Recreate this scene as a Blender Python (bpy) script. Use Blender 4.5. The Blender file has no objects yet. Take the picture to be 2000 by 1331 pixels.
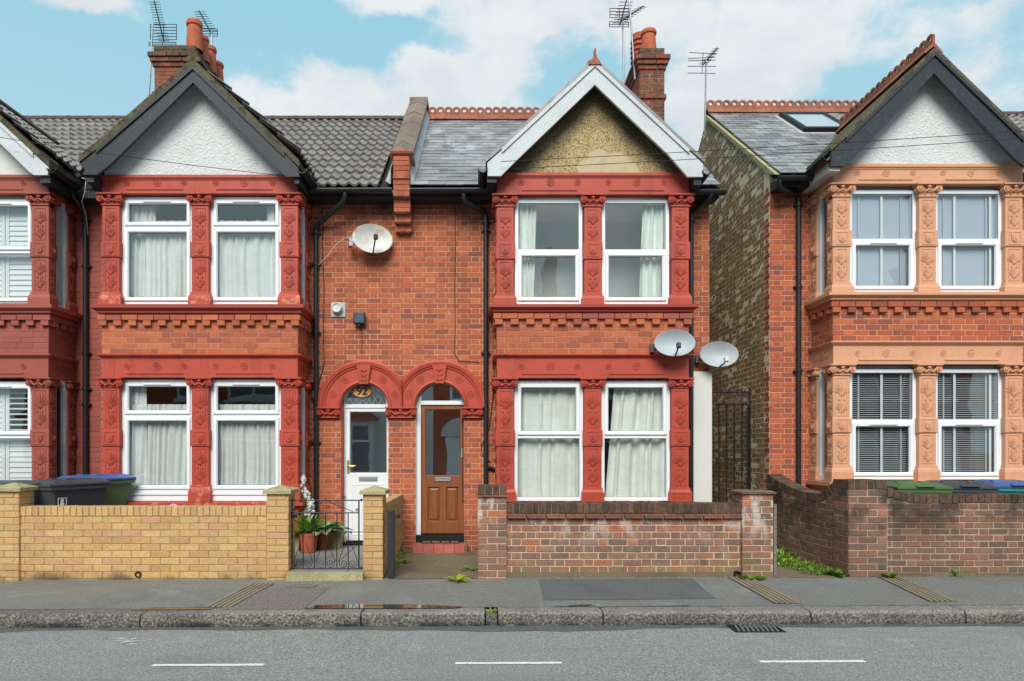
import bpy, bmesh, math, random
from mathutils import Vector, Matrix
R = random.Random(7)
sc = bpy.context.scene
col = sc.collection
PI = math.pi
# ------------------------------------------------------------------ measured camera: 24 mm shift lens, eye height 1.58 m
F, CX, CY, ZC = 1333.0, 939.0, 885.0, 1.58
def X(px, Y): return (px - CX) * Y / F
def Z(py, Y): return ZC + (CY - py) * Y / F
YB, YW, YG = 9.54, 10.18, 7.93          # bay fronts, house walls, garden walls
PAV = 0.12
cd = bpy.data.cameras.new('camera'); cam = bpy.data.objects.new('camera', cd); col.objects.link(cam)
cam.location = (0, 0, ZC); cam.rotation_euler = (PI / 2, 0, 0)
cd.sensor_width = 36.0; cd.sensor_fit = 'HORIZONTAL'; cd.lens = 36.0 * F / 2000.0
cd.shift_x = (1000.0 - CX) / 2000.0; cd.shift_y = (CY - 665.5) / 2000.0
cd.clip_end = 2000; sc.camera = cam
# ------------------------------------------------------------------ sky
SUNV = Vector((-0.12, -0.85, 0.745)).normalized()
world = bpy.data.worlds.new('World'); sc.world = world; world.use_nodes = True
def build_world():
    nt = world.node_tree; nt.nodes.clear(); N = nt.nodes.new; L = nt.links.new
    out = N('ShaderNodeOutputWorld'); bg = N('ShaderNodeBackground'); L(bg.outputs[0], out.inputs[0])
    bg.inputs[1].default_value = 0.05
    sky = N('ShaderNodeTexSky'); sky.sky_type = 'NISHITA'; sky.sun_disc = False
    sky.sun_elevation = math.asin(SUNV.z); sky.sun_rotation = math.atan2(SUNV.x, SUNV.y)
    sky.air_density = 1.0; sky.dust_density = 0.6; sky.ozone_density = 1.0
    tc = N('ShaderNodeTexCoord')
    def mth(op, a, b=None, c=None, clamp=False):
        m = N('ShaderNodeMath'); m.operation = op; m.use_clamp = clamp
        for i, v in enumerate((a, b, c)):
            if v is None: continue
            if isinstance(v, (int, float)): m.inputs[i].default_value = v
            else: L(v, m.inputs[i])
        return m.outputs[0]
    def mr(v, a, b, c, d):
        m = N('ShaderNodeMapRange'); m.interpolation_type = 'SMOOTHSTEP'
        L(v, m.inputs[0])
        for i, q in enumerate((a, b, c, d)): m.inputs[i + 1].default_value = q
        return m.outputs[0]
    def noise(scale, detail, rough, sx=1, sz=1, off=0, dist=0.0):
        mp = N('ShaderNodeMapping'); L(tc.outputs['Generated'], mp.inputs[0])
        mp.inputs['Scale'].default_value = (sx, 1, sz); mp.inputs['Location'].default_value = (off, off * .7, off * .3)
        n = N('ShaderNodeTexNoise'); L(mp.outputs[0], n.inputs['Vector'])
        n.inputs['Scale'].default_value = scale; n.inputs['Detail'].default_value = detail; n.inputs['Roughness'].default_value = rough
        n.inputs['Distortion'].default_value = dist
        return n.outputs[0]
    big = noise(2.4, 9, 0.55, 1, 2.6, 1.3, 0.15)
    fine = noise(9.0, 9, 0.62, 1, 1.7, 4.1, 0.1)
    dens = mth('ADD', mth('MULTIPLY_ADD', big, 0.8, -0.4 + 0.46), mth('MULTIPLY_ADD', fine, 1.3, -0.65))
    wn = N('ShaderNodeTexNoise'); L(tc.outputs['Generated'], wn.inputs['Vector']); wn.inputs['Scale'].default_value = 11; wn.inputs['Detail'].default_value = 5; wn.inputs['Roughness'].default_value = .6
    w1 = N('ShaderNodeVectorMath'); w1.operation = 'SUBTRACT'; L(wn.outputs['Color'], w1.inputs[0]); w1.inputs[1].default_value = (.5, .5, .5)
    w2 = N('ShaderNodeVectorMath'); w2.operation = 'MULTIPLY_ADD'; L(w1.outputs[0], w2.inputs[0]); w2.inputs[1].default_value = (.10, .05, .07); L(tc.outputs['Generated'], w2.inputs[2])
    # cloud banks that stand over the roofs: direction and spread
    banks = [(480, 200, 120, 60, .30), (600, 170, 150, 70, .36), (740, 185, 150, 75, .34), (870, 145, 105, 70, .50), (960, 170, 105, 80, .48), (760, 270, 520, 70, .30), (560, 250, 160, 50, .2),
             (960, 10, 300, 50, .36), (760, -5, 120, 30, .25), (1180, 30, 200, 55, .26), (1400, 30, 200, 60, .26), (1640, 60, 230, 90, .30), (1890, 90, 180, 80, .30),
             (1420, 190, 130, 75, .46), (1380, 250, 120, 60, .25), (1500, 100, 160, 50, .18), (150, 0, 130, 34, .62), (1900, 230, 240, 70, .2), (970, 68, 110, 26, .30), (660, 45, 22, 16, .25),
             (60, 140, 260, 150, -.40), (330, 130, 160, 130, -.36), (620, 70, 200, 42, -.32), (820, 68, 130, 26, -.3), (1130, 130, 70, 60, -.26), (1290, 130, 90, 40, -.2), (1620, 190, 140, 34, -.2), (1780, 20, 100, 35, -.15), (1980, 40, 80, 40, -.15)]
    for px, py, sx, sy, amp in banks:
        d = Vector((px - CX, F, CY - py)).normalized()
        v = N('ShaderNodeVectorMath'); v.operation = 'SUBTRACT'; L(w2.outputs[0], v.inputs[0]); v.inputs[1].default_value = d
        v2 = N('ShaderNodeVectorMath'); v2.operation = 'MULTIPLY'; L(v.outputs[0], v2.inputs[0])
        k = F / .85
        v2.inputs[1].default_value = (k / sx, k / sx / 2.5, k / sy * 1.0)
        ln = N('ShaderNodeVectorMath'); ln.operation = 'LENGTH'; L(v2.outputs[0], ln.inputs[0])
        dens = mth('ADD', dens, mr(ln.outputs['Value'], 0.0, 1.35, amp, 0.0))
    mask = mr(dens, 0.42, 0.86, 0.0, .97)
    tone = noise(5.0, 6, 0.6, 1, 1.8, 9.2)
    cc = N('ShaderNodeMixRGB'); L(mr(tone, .35, .65, 0, 1), cc.inputs[0])
    cc.inputs[1].default_value = (5.3, 5.65, 5.9, 1); cc.inputs[2].default_value = (6.2, 6.4, 6.5, 1)
    blue = N('ShaderNodeMixRGB'); blue.inputs[0].default_value = 0.85
    L(sky.outputs[0], blue.inputs[1]); blue.inputs[2].default_value = (2.5, 5.0, 6.1, 1)
    sep = N('ShaderNodeSeparateXYZ'); L(tc.outputs['Generated'], sep.inputs[0])
    hz = N('ShaderNodeMixRGB'); L(mr(sep.outputs['Z'], .2, .62, .55, 0.0), hz.inputs[0]); L(blue.outputs[0], hz.inputs[1]); hz.inputs[2].default_value = (4.5, 5.6, 6.0, 1)
    mix = N('ShaderNodeMixRGB'); L(mask, mix.inputs[0]); L(hz.outputs[0], mix.inputs[1]); L(cc.outputs[0], mix.inputs[2])
    L(mix.outputs[0], bg.inputs[0])
build_world()
sd = bpy.data.lights.new('sun', 'SUN'); sun = bpy.data.objects.new('sun', sd); col.objects.link(sun)
sd.energy = 1.5; sd.angle = math.radians(34); sd.color = (1.0, 0.945, 0.86)
sun.rotation_euler = (-SUNV).to_track_quat('-Z', 'Y').to_euler(); sun.location = (0, 0, 30)
sc.view_settings.view_transform = 'Standard'; sc.view_settings.look = 'None'
sc.view_settings.gamma = 1.0; sc.view_settings.use_curve_mapping = False
sc.view_settings.exposure = 1.45
sc.render.engine = 'CYCLES'; sc.cycles.use_denoising = True
sc.cycles.max_bounces = 8; sc.cycles.transparent_max_bounces = 12
sc.cycles.caustics_reflective = False; sc.cycles.caustics_refractive = False
# ------------------------------------------------------------------ helpers
def c(r, g, b, k=1.0):
    def f(u):
        u /= 255.0
        return (u / 12.92 if u <= .04045 else ((u + .055) / 1.055) ** 2.4) * k
    return (f(r), f(g), f(b), 1.0)
class MB:
    def __init__(s): s.v = []; s.f = []
    def add(s, vs, fs):
        n = len(s.v); s.v += [tuple(p) for p in vs]; s.f += [tuple(i + n for i in q) for q in fs]
    def box(s, x0, x1, y0, y1, z0, z1):
        s.add([(x0, y0, z0), (x1, y0, z0), (x1, y1, z0), (x0, y1, z0), (x0, y0, z1), (x1, y0, z1), (x1, y1, z1), (x0, y1, z1)],
              [(0, 3, 2, 1), (4, 5, 6, 7), (0, 1, 5, 4), (1, 2, 6, 5), (2, 3, 7, 6), (3, 0, 4, 7)])
    def cbox(s, x0, x1, y0, y1, z0, z1, b):   # box with chamfered front (low y) edges
        s.loops([[(x0, y1, z0), (x1, y1, z0), (x1, y1, z1), (x0, y1, z1)], [(x0, y0 + b, z0), (x1, y0 + b, z0), (x1, y0 + b, z1), (x0, y0 + b, z1)],
                 [(x0 + b, y0, z0 + b), (x1 - b, y0, z0 + b), (x1 - b, y0, z1 - b), (x0 + b, y0, z1 - b)]], cap=(True, True))
    def prism(s, pts, y0, y1):                # polygon in x,z pushed along y
        n = len(pts)
        s.add([(p[0], y0, p[1]) for p in pts] + [(p[0], y1, p[1]) for p in pts],
              [tuple(range(n)), tuple(range(2 * n - 1, n - 1, -1))] + [(i, i + n, (i + 1) % n + n, (i + 1) % n) for i in range(n)])
    def slab(s, pts, z0, z1):                 # polygon in x,y pushed along z
        n = len(pts)
        s.add([(p[0], p[1], z0) for p in pts] + [(p[0], p[1], z1) for p in pts],
              [tuple(range(n - 1, -1, -1)), tuple(range(n, 2 * n))] + [(i, (i + 1) % n, (i + 1) % n + n, i + n) for i in range(n)])
    def loops(s, ls, cap=(False, False), close=False):
        n = len(ls[0]); vs = [p for l in ls for p in l]; fs = []
        m = len(ls)
        for k in range(m if close else m - 1):
            a, b = k * n, ((k + 1) % m) * n
            fs += [(a + i, a + (i + 1) % n, b + (i + 1) % n, b + i) for i in range(n)]
        if cap[0]: fs.append(tuple(range(n - 1, -1, -1)))
        if cap[1]: fs.append(tuple(range((m - 1) * n, m * n)))
        s.add(vs, fs)
    def ring(s, x0, x1, z0, z1, prof, close=True):
        s.loops([[(x0 + i, y, z0 + i), (x1 - i, y, z0 + i), (x1 - i, y, z1 - i), (x0 + i, y, z1 - i)] for i, y in prof], close=close)
    def tube(s, pts, r, n=8, cap=True):
        pts = [Vector(p) for p in pts]; ls = []; m = len(pts)
        rr = r if isinstance(r, (list, tuple)) else [r] * m
        up = None
        for i, p in enumerate(pts):
            t = (pts[min(i + 1, m - 1)] - pts[max(i - 1, 0)]).normalized()
            if up is None: up = Vector((0, 0, 1)) if abs(t.z) < .9 else Vector((1, 0, 0))
            a = t.cross(up).normalized(); b = a.cross(t).normalized(); up = b
            ls.append([p + (a * math.cos(2 * PI * k / n) + b * math.sin(2 * PI * k / n)) * rr[i] for k in range(n)])
        s.loops(ls, cap=(cap, cap))
    def lathe(s, prof, o=(0, 0, 0), n=20, cap=(True, True), sx=1, sy=1):
        s.loops([[(o[0] + r * sx * math.cos(2 * PI * k / n), o[1] + r * sy * math.sin(2 * PI * k / n), o[2] + z) for k in range(n)] for r, z in prof], cap=cap)
    def disc(s, o, r, y0, y1, n=16, sz=1):    # round plate facing -y
        s.loops([[(o[0] + rr * math.cos(2 * PI * k / n), y, o[1] + rr * sz * math.sin(2 * PI * k / n)) for k in range(n)] for rr, y in ((r, y1), (r, y0 + r * .12), (r * .88, y0))], cap=(False, True))
    def ell(s, o, rx, ry, rz, nu=8, nv=5, rot=0):
        vs = []; ca, sa = math.cos(rot), math.sin(rot)
        def P(x, y, z): return (o[0] + x * ca - z * sa, o[1] + y, o[2] + x * sa + z * ca)
        vs.append(P(0, 0, -rz))
        for j in range(1, nv):
            t = -PI / 2 + PI * j / nv
            vs += [P(rx * math.cos(t) * math.cos(2 * PI * i / nu), ry * math.cos(t) * math.sin(2 * PI * i / nu), rz * math.sin(t)) for i in range(nu)]
        vs.append(P(0, 0, rz)); fs = []
        for i in range(nu): fs.append((0, 1 + (i + 1) % nu, 1 + i))
        for j in range(nv - 2):
            a = 1 + j * nu
            fs += [(a + i, a + (i + 1) % nu, a + nu + (i + 1) % nu, a + nu + i) for i in range(nu)]
        a = 1 + (nv - 2) * nu; t = len(vs) - 1
        for i in range(nu): fs.append((a + i, a + (i + 1) % nu, t))
        s.add(vs, fs)
    def band(s, xl, xr, yf, yb, prof):        # moulding swept round a bay: side, front, side
        ls = [[(xl - o, yb, z), (xl - o, yf - o, z), (xr + o, yf - o, z), (xr + o, yb, z)] for o, z in prof]
        n = len(ls)
        for k in range(n):
            a, b = ls[k], ls[(k + 1) % n]
            for i in range(3): s.add([a[i], a[i + 1], b[i + 1], b[i]], [(0, 1, 2, 3)])
    def mesh(s, name, smooth=None, recalc=True):
        me = bpy.data.meshes.new(name); me.from_pydata(s.v, [], s.f)
        if recalc:
            bm = bmesh.new(); bm.from_mesh(me); bmesh.ops.remove_doubles(bm, verts=bm.verts, dist=1e-5)
            bmesh.ops.recalc_face_normals(bm, faces=bm.faces); bm.to_mesh(me); bm.free()
        if smooth is not None:
            me.polygons.foreach_set('use_smooth', [True] * len(me.polygons)); me.set_sharp_from_angle(angle=smooth)
        me.update(); return me
LOCAL = set()
def obj(name, me, mat=None, parent=None, loc=(0, 0, 0), rot=(0, 0, 0), scl=(1, 1, 1), label=None):
    if isinstance(me, MB): me = me.mesh(name)
    o = bpy.data.objects.new(name, me); col.objects.link(o)
    if mat:
        if not me.materials: me.materials.append(mat)
        elif me.materials[0] != mat:
            o.material_slots[0].link = 'OBJECT'; o.material_slots[0].material = mat
    o.location = loc; o.rotation_euler = rot; o.scale = scl
    if parent:
        o.parent = parent
        if parent.type == 'EMPTY' and parent.name not in LOCAL: o.matrix_parent_inverse = Matrix.Translation(-parent.location)
    if label: o['label'] = label
    return o
def thing(name, label, cat, loc=(0, 0, 0), rotz=0.0, group=None, local=False, rot=None):
    o = bpy.data.objects.new(name, None); col.objects.link(o); o.location = loc
    o.rotation_euler = rot if rot else (0, 0, rotz); o.empty_display_size = .2
    o['label'] = label; o['category'] = cat
    if group: o['group'] = group
    if local: LOCAL.add(o.name)
    return o
def tag(o, label, cat, group=None):
    o['label'] = label; o['category'] = cat
    if group: o['group'] = group
    return o
def struct(o, label=None):
    o['kind'] = 'structure'
    if label: o['label'] = label
    return o
# ------------------------------------------------------------------ materials
def pm(name, base, rnd=None, ramp=None, rough=.8, grain=(60, .15), stains=(), bump=None, bump2=None, metal=0, spec=.3, sheen=0, rough_noise=None, gz=None, coat=0, trans=None):
    m = bpy.data.materials.new(name); m.use_nodes = True; nt = m.node_tree; N = nt.nodes.new; L = nt.links.new
    b = nt.nodes['Principled BSDF']; geo = N('ShaderNodeNewGeometry')
    def noise(scale, detail=6, rough_=.6, vec=None, stretch=None):
        n = N('ShaderNodeTexNoise'); n.inputs['Scale'].default_value = scale; n.inputs['Detail'].default_value = detail; n.inputs['Roughness'].default_value = rough_
        if stretch:
            mp = N('ShaderNodeMapping'); mp.inputs['Scale'].default_value = stretch; L(geo.outputs['Position'], mp.inputs[0]); L(mp.outputs[0], n.inputs['Vector'])
        else: L(geo.outputs['Position'], n.inputs['Vector'])
        return n.outputs[0]
    def rng(v, a, bb, lo=0, hi=1):
        r = N('ShaderNodeMapRange'); r.interpolation_type = 'SMOOTHSTEP'; L(v, r.inputs[0])
        for i, q in enumerate((a, bb, lo, hi)): r.inputs[i + 1].default_value = q
        return r.outputs[0]
    def mixc(fac, a, bb, mode='MIX'):
        x = N('ShaderNodeMixRGB'); x.blend_type = mode
        if isinstance(fac, (int, float)): x.inputs[0].default_value = fac
        else: L(fac, x.inputs[0])
        for i, q in ((1, a), (2, bb)):
            if isinstance(q, tuple): x.inputs[i].default_value = q
            else: L(q, x.inputs[i])
        return x.outputs[0]
    if rnd and ramp:
        src = N('ShaderNodeObjectInfo').outputs['Random'] if rnd == 'object' else geo.outputs['Random Per Island']
        cr = N('ShaderNodeValToRGB'); L(src, cr.inputs[0]); e = cr.color_ramp.elements
        while len(e) < len(ramp): e.new(.5)
        for i, q in enumerate(ramp): e[i].position = i / (len(ramp) - 1); e[i].color = q
        cur = cr.outputs[0]
    else:
        rgb = N('ShaderNodeRGB'); rgb.outputs[0].default_value = base; cur = rgb.outputs[0]
    if grain:
        g = rng(noise(grain[0], 5, .7), .25, .75, 1 - grain[1] * 1.6, 1 + grain[1] * .9)
        gc = N('ShaderNodeCombineXYZ'); [L(g, gc.inputs[i]) for i in range(3)]
        cur = mixc(1.0, cur, gc.outputs[0], 'MULTIPLY')
    for st in stains:                          # (scale, colour, amount, lo, hi, stretch, z-range, mode)
        scale, colr, amt, lo, hi = st[:5]
        f = rng(noise(scale, 8, .62, stretch=st[5] if len(st) > 5 else None), lo, hi, 0, amt)
        if len(st) > 6 and st[6]:
            sp = N('ShaderNodeSeparateXYZ'); L(geo.outputs['Position'], sp.inputs[0])
            zf = rng(sp.outputs['Z'], st[6][0], st[6][1], st[6][2], st[6][3])
            mm = N('ShaderNodeMath'); mm.operation = 'MULTIPLY'; L(f, mm.inputs[0]); L(zf, mm.inputs[1]); f = mm.outputs[0]
        cur = mixc(f, cur, colr, st[7] if len(st) > 7 else 'MIX')
    L(cur, b.inputs['Base Color'])
    b.inputs['Roughness'].default_value = rough; b.inputs['Metallic'].default_value = metal
    b.inputs['Specular IOR Level'].default_value = spec
    if coat: b.inputs['Coat Weight'].default_value = coat; b.inputs['Coat Roughness'].default_value = .15
    if rough_noise:
        L(rng(noise(rough_noise[0], 5, .6), .35, .65, rough_noise[1], rough_noise[2]), b.inputs['Roughness'])
    last = None
    for bp in (bump, bump2):
        if not bp: continue
        bn = N('ShaderNodeBump'); bn.inputs['Strength'].default_value = bp[1]; bn.inputs['Distance'].default_value = bp[2]
        if len(bp) > 3 and bp[3] == 'v':
            vo = N('ShaderNodeTexVoronoi'); vo.inputs['Scale'].default_value = bp[0]; L(geo.outputs['Position'], vo.inputs['Vector']); h = vo.outputs['Distance']
        else: h = noise(bp[0], 6, .65)
        L(h, bn.inputs['Height'])
        if last: L(last, bn.inputs['Normal'])
        last = bn.outputs[0]
    if last: L(last, b.inputs['Normal'])
    if trans:
        tr = N('ShaderNodeBsdfTranslucent'); L(cur, tr.inputs[0]); tp = N('ShaderNodeBsdfTransparent')
        m1 = N('ShaderNodeMixShader'); m1.inputs[0].default_value = trans[0]; L(b.outputs[0], m1.inputs[1]); L(tr.outputs[0], m1.inputs[2])
        m2 = N('ShaderNodeMixShader'); m2.inputs[0].default_value = trans[1]; L(m1.outputs[0], m2.inputs[1]); L(tp.outputs[0], m2.inputs[2])
        L(m2.outputs[0], nt.nodes['Material Output'].inputs[0])
    return m
def glassmat(name, f0=.085, tint=(.97, .985, .98, 1), wob=.0018):
    m = bpy.data.materials.new(name); m.use_nodes = True; nt = m.node_tree; N = nt.nodes.new; L = nt.links.new
    nt.nodes.remove(nt.nodes['Principled BSDF'])
    lw = N('ShaderNodeLayerWeight'); lw.inputs[0].default_value = .5
    pw = N('ShaderNodeMath'); pw.operation = 'POWER'; L(lw.outputs['Facing'], pw.inputs[0]); pw.inputs[1].default_value = 5
    fr = N('ShaderNodeMath'); fr.operation = 'MULTIPLY_ADD'; L(pw.outputs[0], fr.inputs[0]); fr.inputs[1].default_value = 1 - f0; fr.inputs[2].default_value = f0
    gl = N('ShaderNodeBsdfGlossy'); gl.inputs['Roughness'].default_value = 0.0
    tr = N('ShaderNodeBsdfTransparent'); tr.inputs[0].default_value = tint
    mx = N('ShaderNodeMixShader'); L(fr.outputs[0], mx.inputs[0]); L(tr.outputs[0], mx.inputs[1]); L(gl.outputs[0], mx.inputs[2])
    geo = N('ShaderNodeNewGeometry'); n = N('ShaderNodeTexNoise'); n.inputs['Scale'].default_value = 2.2; n.inputs['Detail'].default_value = 1
    L(geo.outputs['Position'], n.inputs['Vector']); bp = N('ShaderNodeBump'); bp.inputs['Strength'].default_value = 1.0; bp.inputs['Distance'].default_value = wob
    L(n.outputs[0], bp.inputs['Height']); L(bp.outputs[0], gl.inputs['Normal'])
    L(mx.outputs[0], nt.nodes['Material Output'].inputs[0]); return m
def pair(name, ramp, **k):
    return (pm(name, ramp[0], 'object', ramp, **k), pm(name + '_bulk', ramp[0], 'island', ramp, **k))
GR = c(62, 44, 38)
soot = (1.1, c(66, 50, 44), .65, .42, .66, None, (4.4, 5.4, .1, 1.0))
Mt = {}
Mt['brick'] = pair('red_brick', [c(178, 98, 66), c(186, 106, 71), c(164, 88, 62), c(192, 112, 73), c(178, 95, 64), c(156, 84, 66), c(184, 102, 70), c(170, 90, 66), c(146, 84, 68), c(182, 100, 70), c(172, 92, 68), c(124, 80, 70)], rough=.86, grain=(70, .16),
    stains=[(1.3, c(104, 66, 50), .35, .52, .7), (2.0, c(84, 60, 50), .7, .38, .6, None, (.2, .7, 1.0, 0.0)), soot, (5, c(210, 176, 150), .35, .62, .75), (2.2, c(140, 64, 44), .3, .55, .7)], bump=(90, .35, .004))  # wall-foot band: damp stain that also paints contact darkening into the brick
Mt['bayb'] = pair('bay_brick', [c(180, 98, 70), c(188, 106, 74), c(166, 88, 66), c(194, 112, 78), c(174, 94, 70), c(150, 86, 72), c(184, 102, 72), c(178, 98, 72)], rough=.86, grain=(70, .16),
    stains=[(1.6, c(110, 62, 50), .3, .52, .7)], bump=(90, .35, .004))
Mt['rbrick'] = pair('house_brick', [c(184, 98, 68), c(168, 84, 60), c(196, 110, 70), c(152, 80, 62), c(186, 96, 62), c(134, 80, 70), c(178, 92, 64), c(164, 88, 66)], rough=.86, grain=(70, .16),
    stains=[(1.3, c(110, 64, 54), .35, .5, .7)], bump=(90, .35, .004))
Mt['pbrick'] = pair('painted_brick', [c(150, 80, 70), c(155, 84, 74), c(144, 74, 66)], rough=.6, grain=(40, .06), stains=[(3, c(120, 52, 44), .3, .55, .7)], bump=(60, .25, .004))
Mt['stock'] = pair('stock_brick', [c(158, 130, 92), c(150, 124, 90), c(142, 118, 88), c(166, 136, 94), c(154, 126, 92), c(132, 110, 86), c(160, 128, 88), c(146, 120, 90)], rough=.9, grain=(60, .2),
    stains=[(.8, c(104, 96, 76), .45, .5, .68), (1.7, c(172, 132, 74), .35, .55, .7)], bump=(80, .4, .005))
Mt['yellow'] = pair('buff_brick', [c(204, 168, 116), c(196, 158, 107), c(210, 172, 118), c(188, 148, 102), c(206, 164, 108), c(194, 154, 116), c(204, 168, 114), c(198, 146, 114)], rough=.88, grain=(50, .16),
    stains=[(5, c(196, 128, 92), .45, .55, .72), (3.2, c(150, 128, 88), .4, .56, .75), (2.5, c(70, 62, 48), .75, .40, .62, None, (.12, .26, 1.0, 0.0))], bump=(80, .4, .004))
Mt['oldb'] = pair('old_garden_brick', [c(146, 106, 88), c(122, 92, 82), c(162, 114, 92), c(110, 92, 84), c(150, 104, 86), c(134, 108, 96), c(178, 108, 80), c(126, 98, 88), c(154, 108, 88), c(114, 98, 92)], rough=.9, grain=(45, .2),
    stains=[(5.5, c(206, 198, 188), .8, .50, .64, (1, 1, .45), (.5, .9, .1, 1.0)), (2.4, c(128, 118, 74), .75, .42, .62, None, (.18, .5, 1.0, 0.0)), (6, c(92, 72, 66), .4, .55, .7)], bump=(70, .45, .005))
Mt['darkb'] = pair('sooty_garden_brick', [c(142, 104, 88), c(120, 90, 80), c(158, 112, 92), c(106, 88, 80), c(150, 106, 86), c(130, 94, 82), c(112, 92, 82), c(146, 110, 94)], rough=.9, grain=(45, .2),
    stains=[(2.2, c(52, 45, 41), .8, .40, .60, None, (.45, .9, .15, 1.0)), (2.6, c(126, 112, 78), .65, .45, .65, None, (.18, .45, 1.0, 0.0))], bump=(70, .45, .005))
Mt['coping'] = pair('weathered_coping', [c(104, 78, 66), c(88, 68, 60), c(118, 86, 70), c(74, 62, 54), c(98, 80, 66)], rough=.92, grain=(35, .25), stains=[(5, c(50, 46, 38), .7, .48, .66), (3, c(104, 100, 62), .5, .55, .7)], bump=(60, .6, .006))
Mt['chimb'] = pair('chimney_brick', [c(142, 82, 64), c(126, 74, 60), c(156, 92, 70), c(112, 72, 62), c(134, 80, 62)], rough=.9, grain=(45, .25), stains=[(3, c(72, 60, 52), .75, .44, .64)], bump=(70, .4, .005))
Mt['mossb'] = pair('mossy_chimney_brick', [c(104, 88, 70), c(90, 78, 64), c(112, 90, 70)], rough=.95, grain=(40, .25), stains=[(6, c(58, 54, 44), .7, .45, .65), (5, c(138, 126, 50), .6, .6, .72)], bump=(50, .6, .008))
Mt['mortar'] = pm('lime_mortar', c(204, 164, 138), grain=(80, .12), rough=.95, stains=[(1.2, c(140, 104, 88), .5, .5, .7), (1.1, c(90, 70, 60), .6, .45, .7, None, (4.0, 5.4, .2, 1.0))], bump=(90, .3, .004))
Mt['mortar_bay'] = pm('bay_mortar', c(192, 140, 110), grain=(80, .12), rough=.95, stains=[(1.2, c(140, 90, 70), .5, .5, .7)])
Mt['mortar_stock'] = pm('stock_mortar', c(236, 226, 194), grain=(80, .12), rough=.95, stains=[(.9, c(150, 138, 110), .5, .5, .68)])
Mt['mortar_buff'] = pm('buff_mortar', c(152, 138, 96), grain=(80, .12), rough=.95, stains=[(2.5, c(70, 62, 48), .7, .4, .62, None, (.12, .26, 1.0, 0.0))])
Mt['mortar_old'] = pm('old_mortar', c(204, 184, 158), grain=(60, .15), rough=.95, stains=[(2.5, c(120, 108, 84), .6, .5, .68)])
Mt['mortar_dark'] = pm('sooty_mortar', c(190, 170, 144), grain=(60, .15), rough=.95, stains=[(2.2, c(62, 54, 48), .9, .4, .6, None, (.5, .9, .2, 1.0))])
worn = (6, c(196, 116, 84), .85, .64, .68)
Mt['red'] = pm('red_masonry_paint', c(178, 73, 57), rough=.5, grain=(30, .05), stains=[(2.5, c(146, 60, 50), .45, .5, .72), (7, c(180, 92, 78), .3, .58, .72), (1.6, c(124, 52, 44), .5, .50, .68, (3, 3, .35)), (45, c(196, 140, 118), .5, .67, .71), (14, c(118, 50, 44), .35, .6, .7)], bump=(120, .12, .003), spec=.35)
Mt['red_worn'] = pm('peeling_red_paint', c(178, 73, 57), rough=.55, grain=(30, .06), stains=[(9, c(196, 124, 94), .9, .54, .58), (3, c(140, 52, 46), .4, .55, .7)], bump=(60, .25, .004), spec=.35)
Mt['maroon'] = pm('maroon_paint', c(154, 58, 48), rough=.45, grain=(30, .05), stains=[(2.5, c(128, 42, 42), .4, .5, .7)], bump=(120, .12, .003), spec=.4)
Mt['brownred'] = pm('brownish_red_paint', c(156, 80, 66), rough=.5, grain=(30, .05), stains=[(2.5, c(140, 62, 54), .4, .5, .7)], bump=(120, .12, .003), spec=.35)
Mt['terra'] = pm('peach_terracotta_paint', c(208, 154, 122), rough=.55, grain=(30, .06), stains=[(2.5, c(196, 126, 92), .45, .5, .72), (6, c(226, 174, 142), .3, .58, .72)], bump=(100, .15, .003))
Mt['upvc'] = pm('white_plastic_frame', c(228, 231, 235), rough=.32, grain=None, spec=.45, stains=[(3, c(205, 207, 208), .35, .55, .75)])
Mt['gasket'] = pm('black_gasket', c(30, 32, 34), rough=.6, grain=None)
Mt['glass'] = glassmat('window_glass')
Mt['glass2'] = glassmat('mirrored_window_glass', .38, (.92, .94, .95, 1), .001)
Mt['net'] = pm('net_curtain', c(242, 244, 243), rough=.95, grain=(8, .05), trans=(.12, .10), spec=.1)
Mt['drape'] = pm('pale_lined_curtain', c(238, 243, 236), rough=.95, grain=(6, .05), trans=(.08, 0.0), spec=.1)
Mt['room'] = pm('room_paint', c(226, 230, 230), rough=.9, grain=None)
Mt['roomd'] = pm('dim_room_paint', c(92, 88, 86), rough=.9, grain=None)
Mt['blind'] = pm('white_blind_slat', c(226, 228, 230), rough=.5, grain=None)
Mt['blindd'] = pm('grey_blind_slat', c(176, 178, 184), rough=.5, grain=None)
Mt['white_render'] = pm('white_roughcast', c(226, 228, 228), rough=.9, grain=(40, .05), stains=[(2, c(190, 192, 188), .35, .5, .72), (3, c(150, 150, 144), .35, .55, .75, None, (5.6, 6.6, 0, 1))], bump=(30, 1.0, .035), bump2=(70, .6, .012))
Mt['smooth_white'] = pm('smooth_white_panel', c(208, 208, 205), rough=.7, grain=(20, .03), stains=[(2, c(196, 196, 192), .3, .55, .75)])
Mt['barge_white'] = pm('white_painted_board', c(198, 202, 205), rough=.55, grain=(20, .04), stains=[(20, c(158, 160, 160), .6, .52, .68), (3, c(176, 180, 182), .5, .48, .68), (60, c(130, 132, 132), .5, .62, .7)], bump=(60, .3, .004))
Mt['barge_black'] = pm('black_painted_board', c(50, 54, 60), rough=.5, grain=(40, .25), stains=[(16, c(84, 88, 92), .5, .56, .7), (40, c(78, 82, 86), .4, .56, .66), (4, c(36, 38, 42), .4, .5, .7)], bump=(50, .35, .005))
Mt['black'] = pm('black_plastic_pipe', c(34, 37, 41), rough=.38, grain=(20, .12), spec=.45, stains=[(9, c(96, 98, 98), .35, .66, .76)])
Mt['iron'] = pm('black_iron', c(28, 29, 31), rough=.5, grain=(40, .15), spec=.4)
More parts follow.
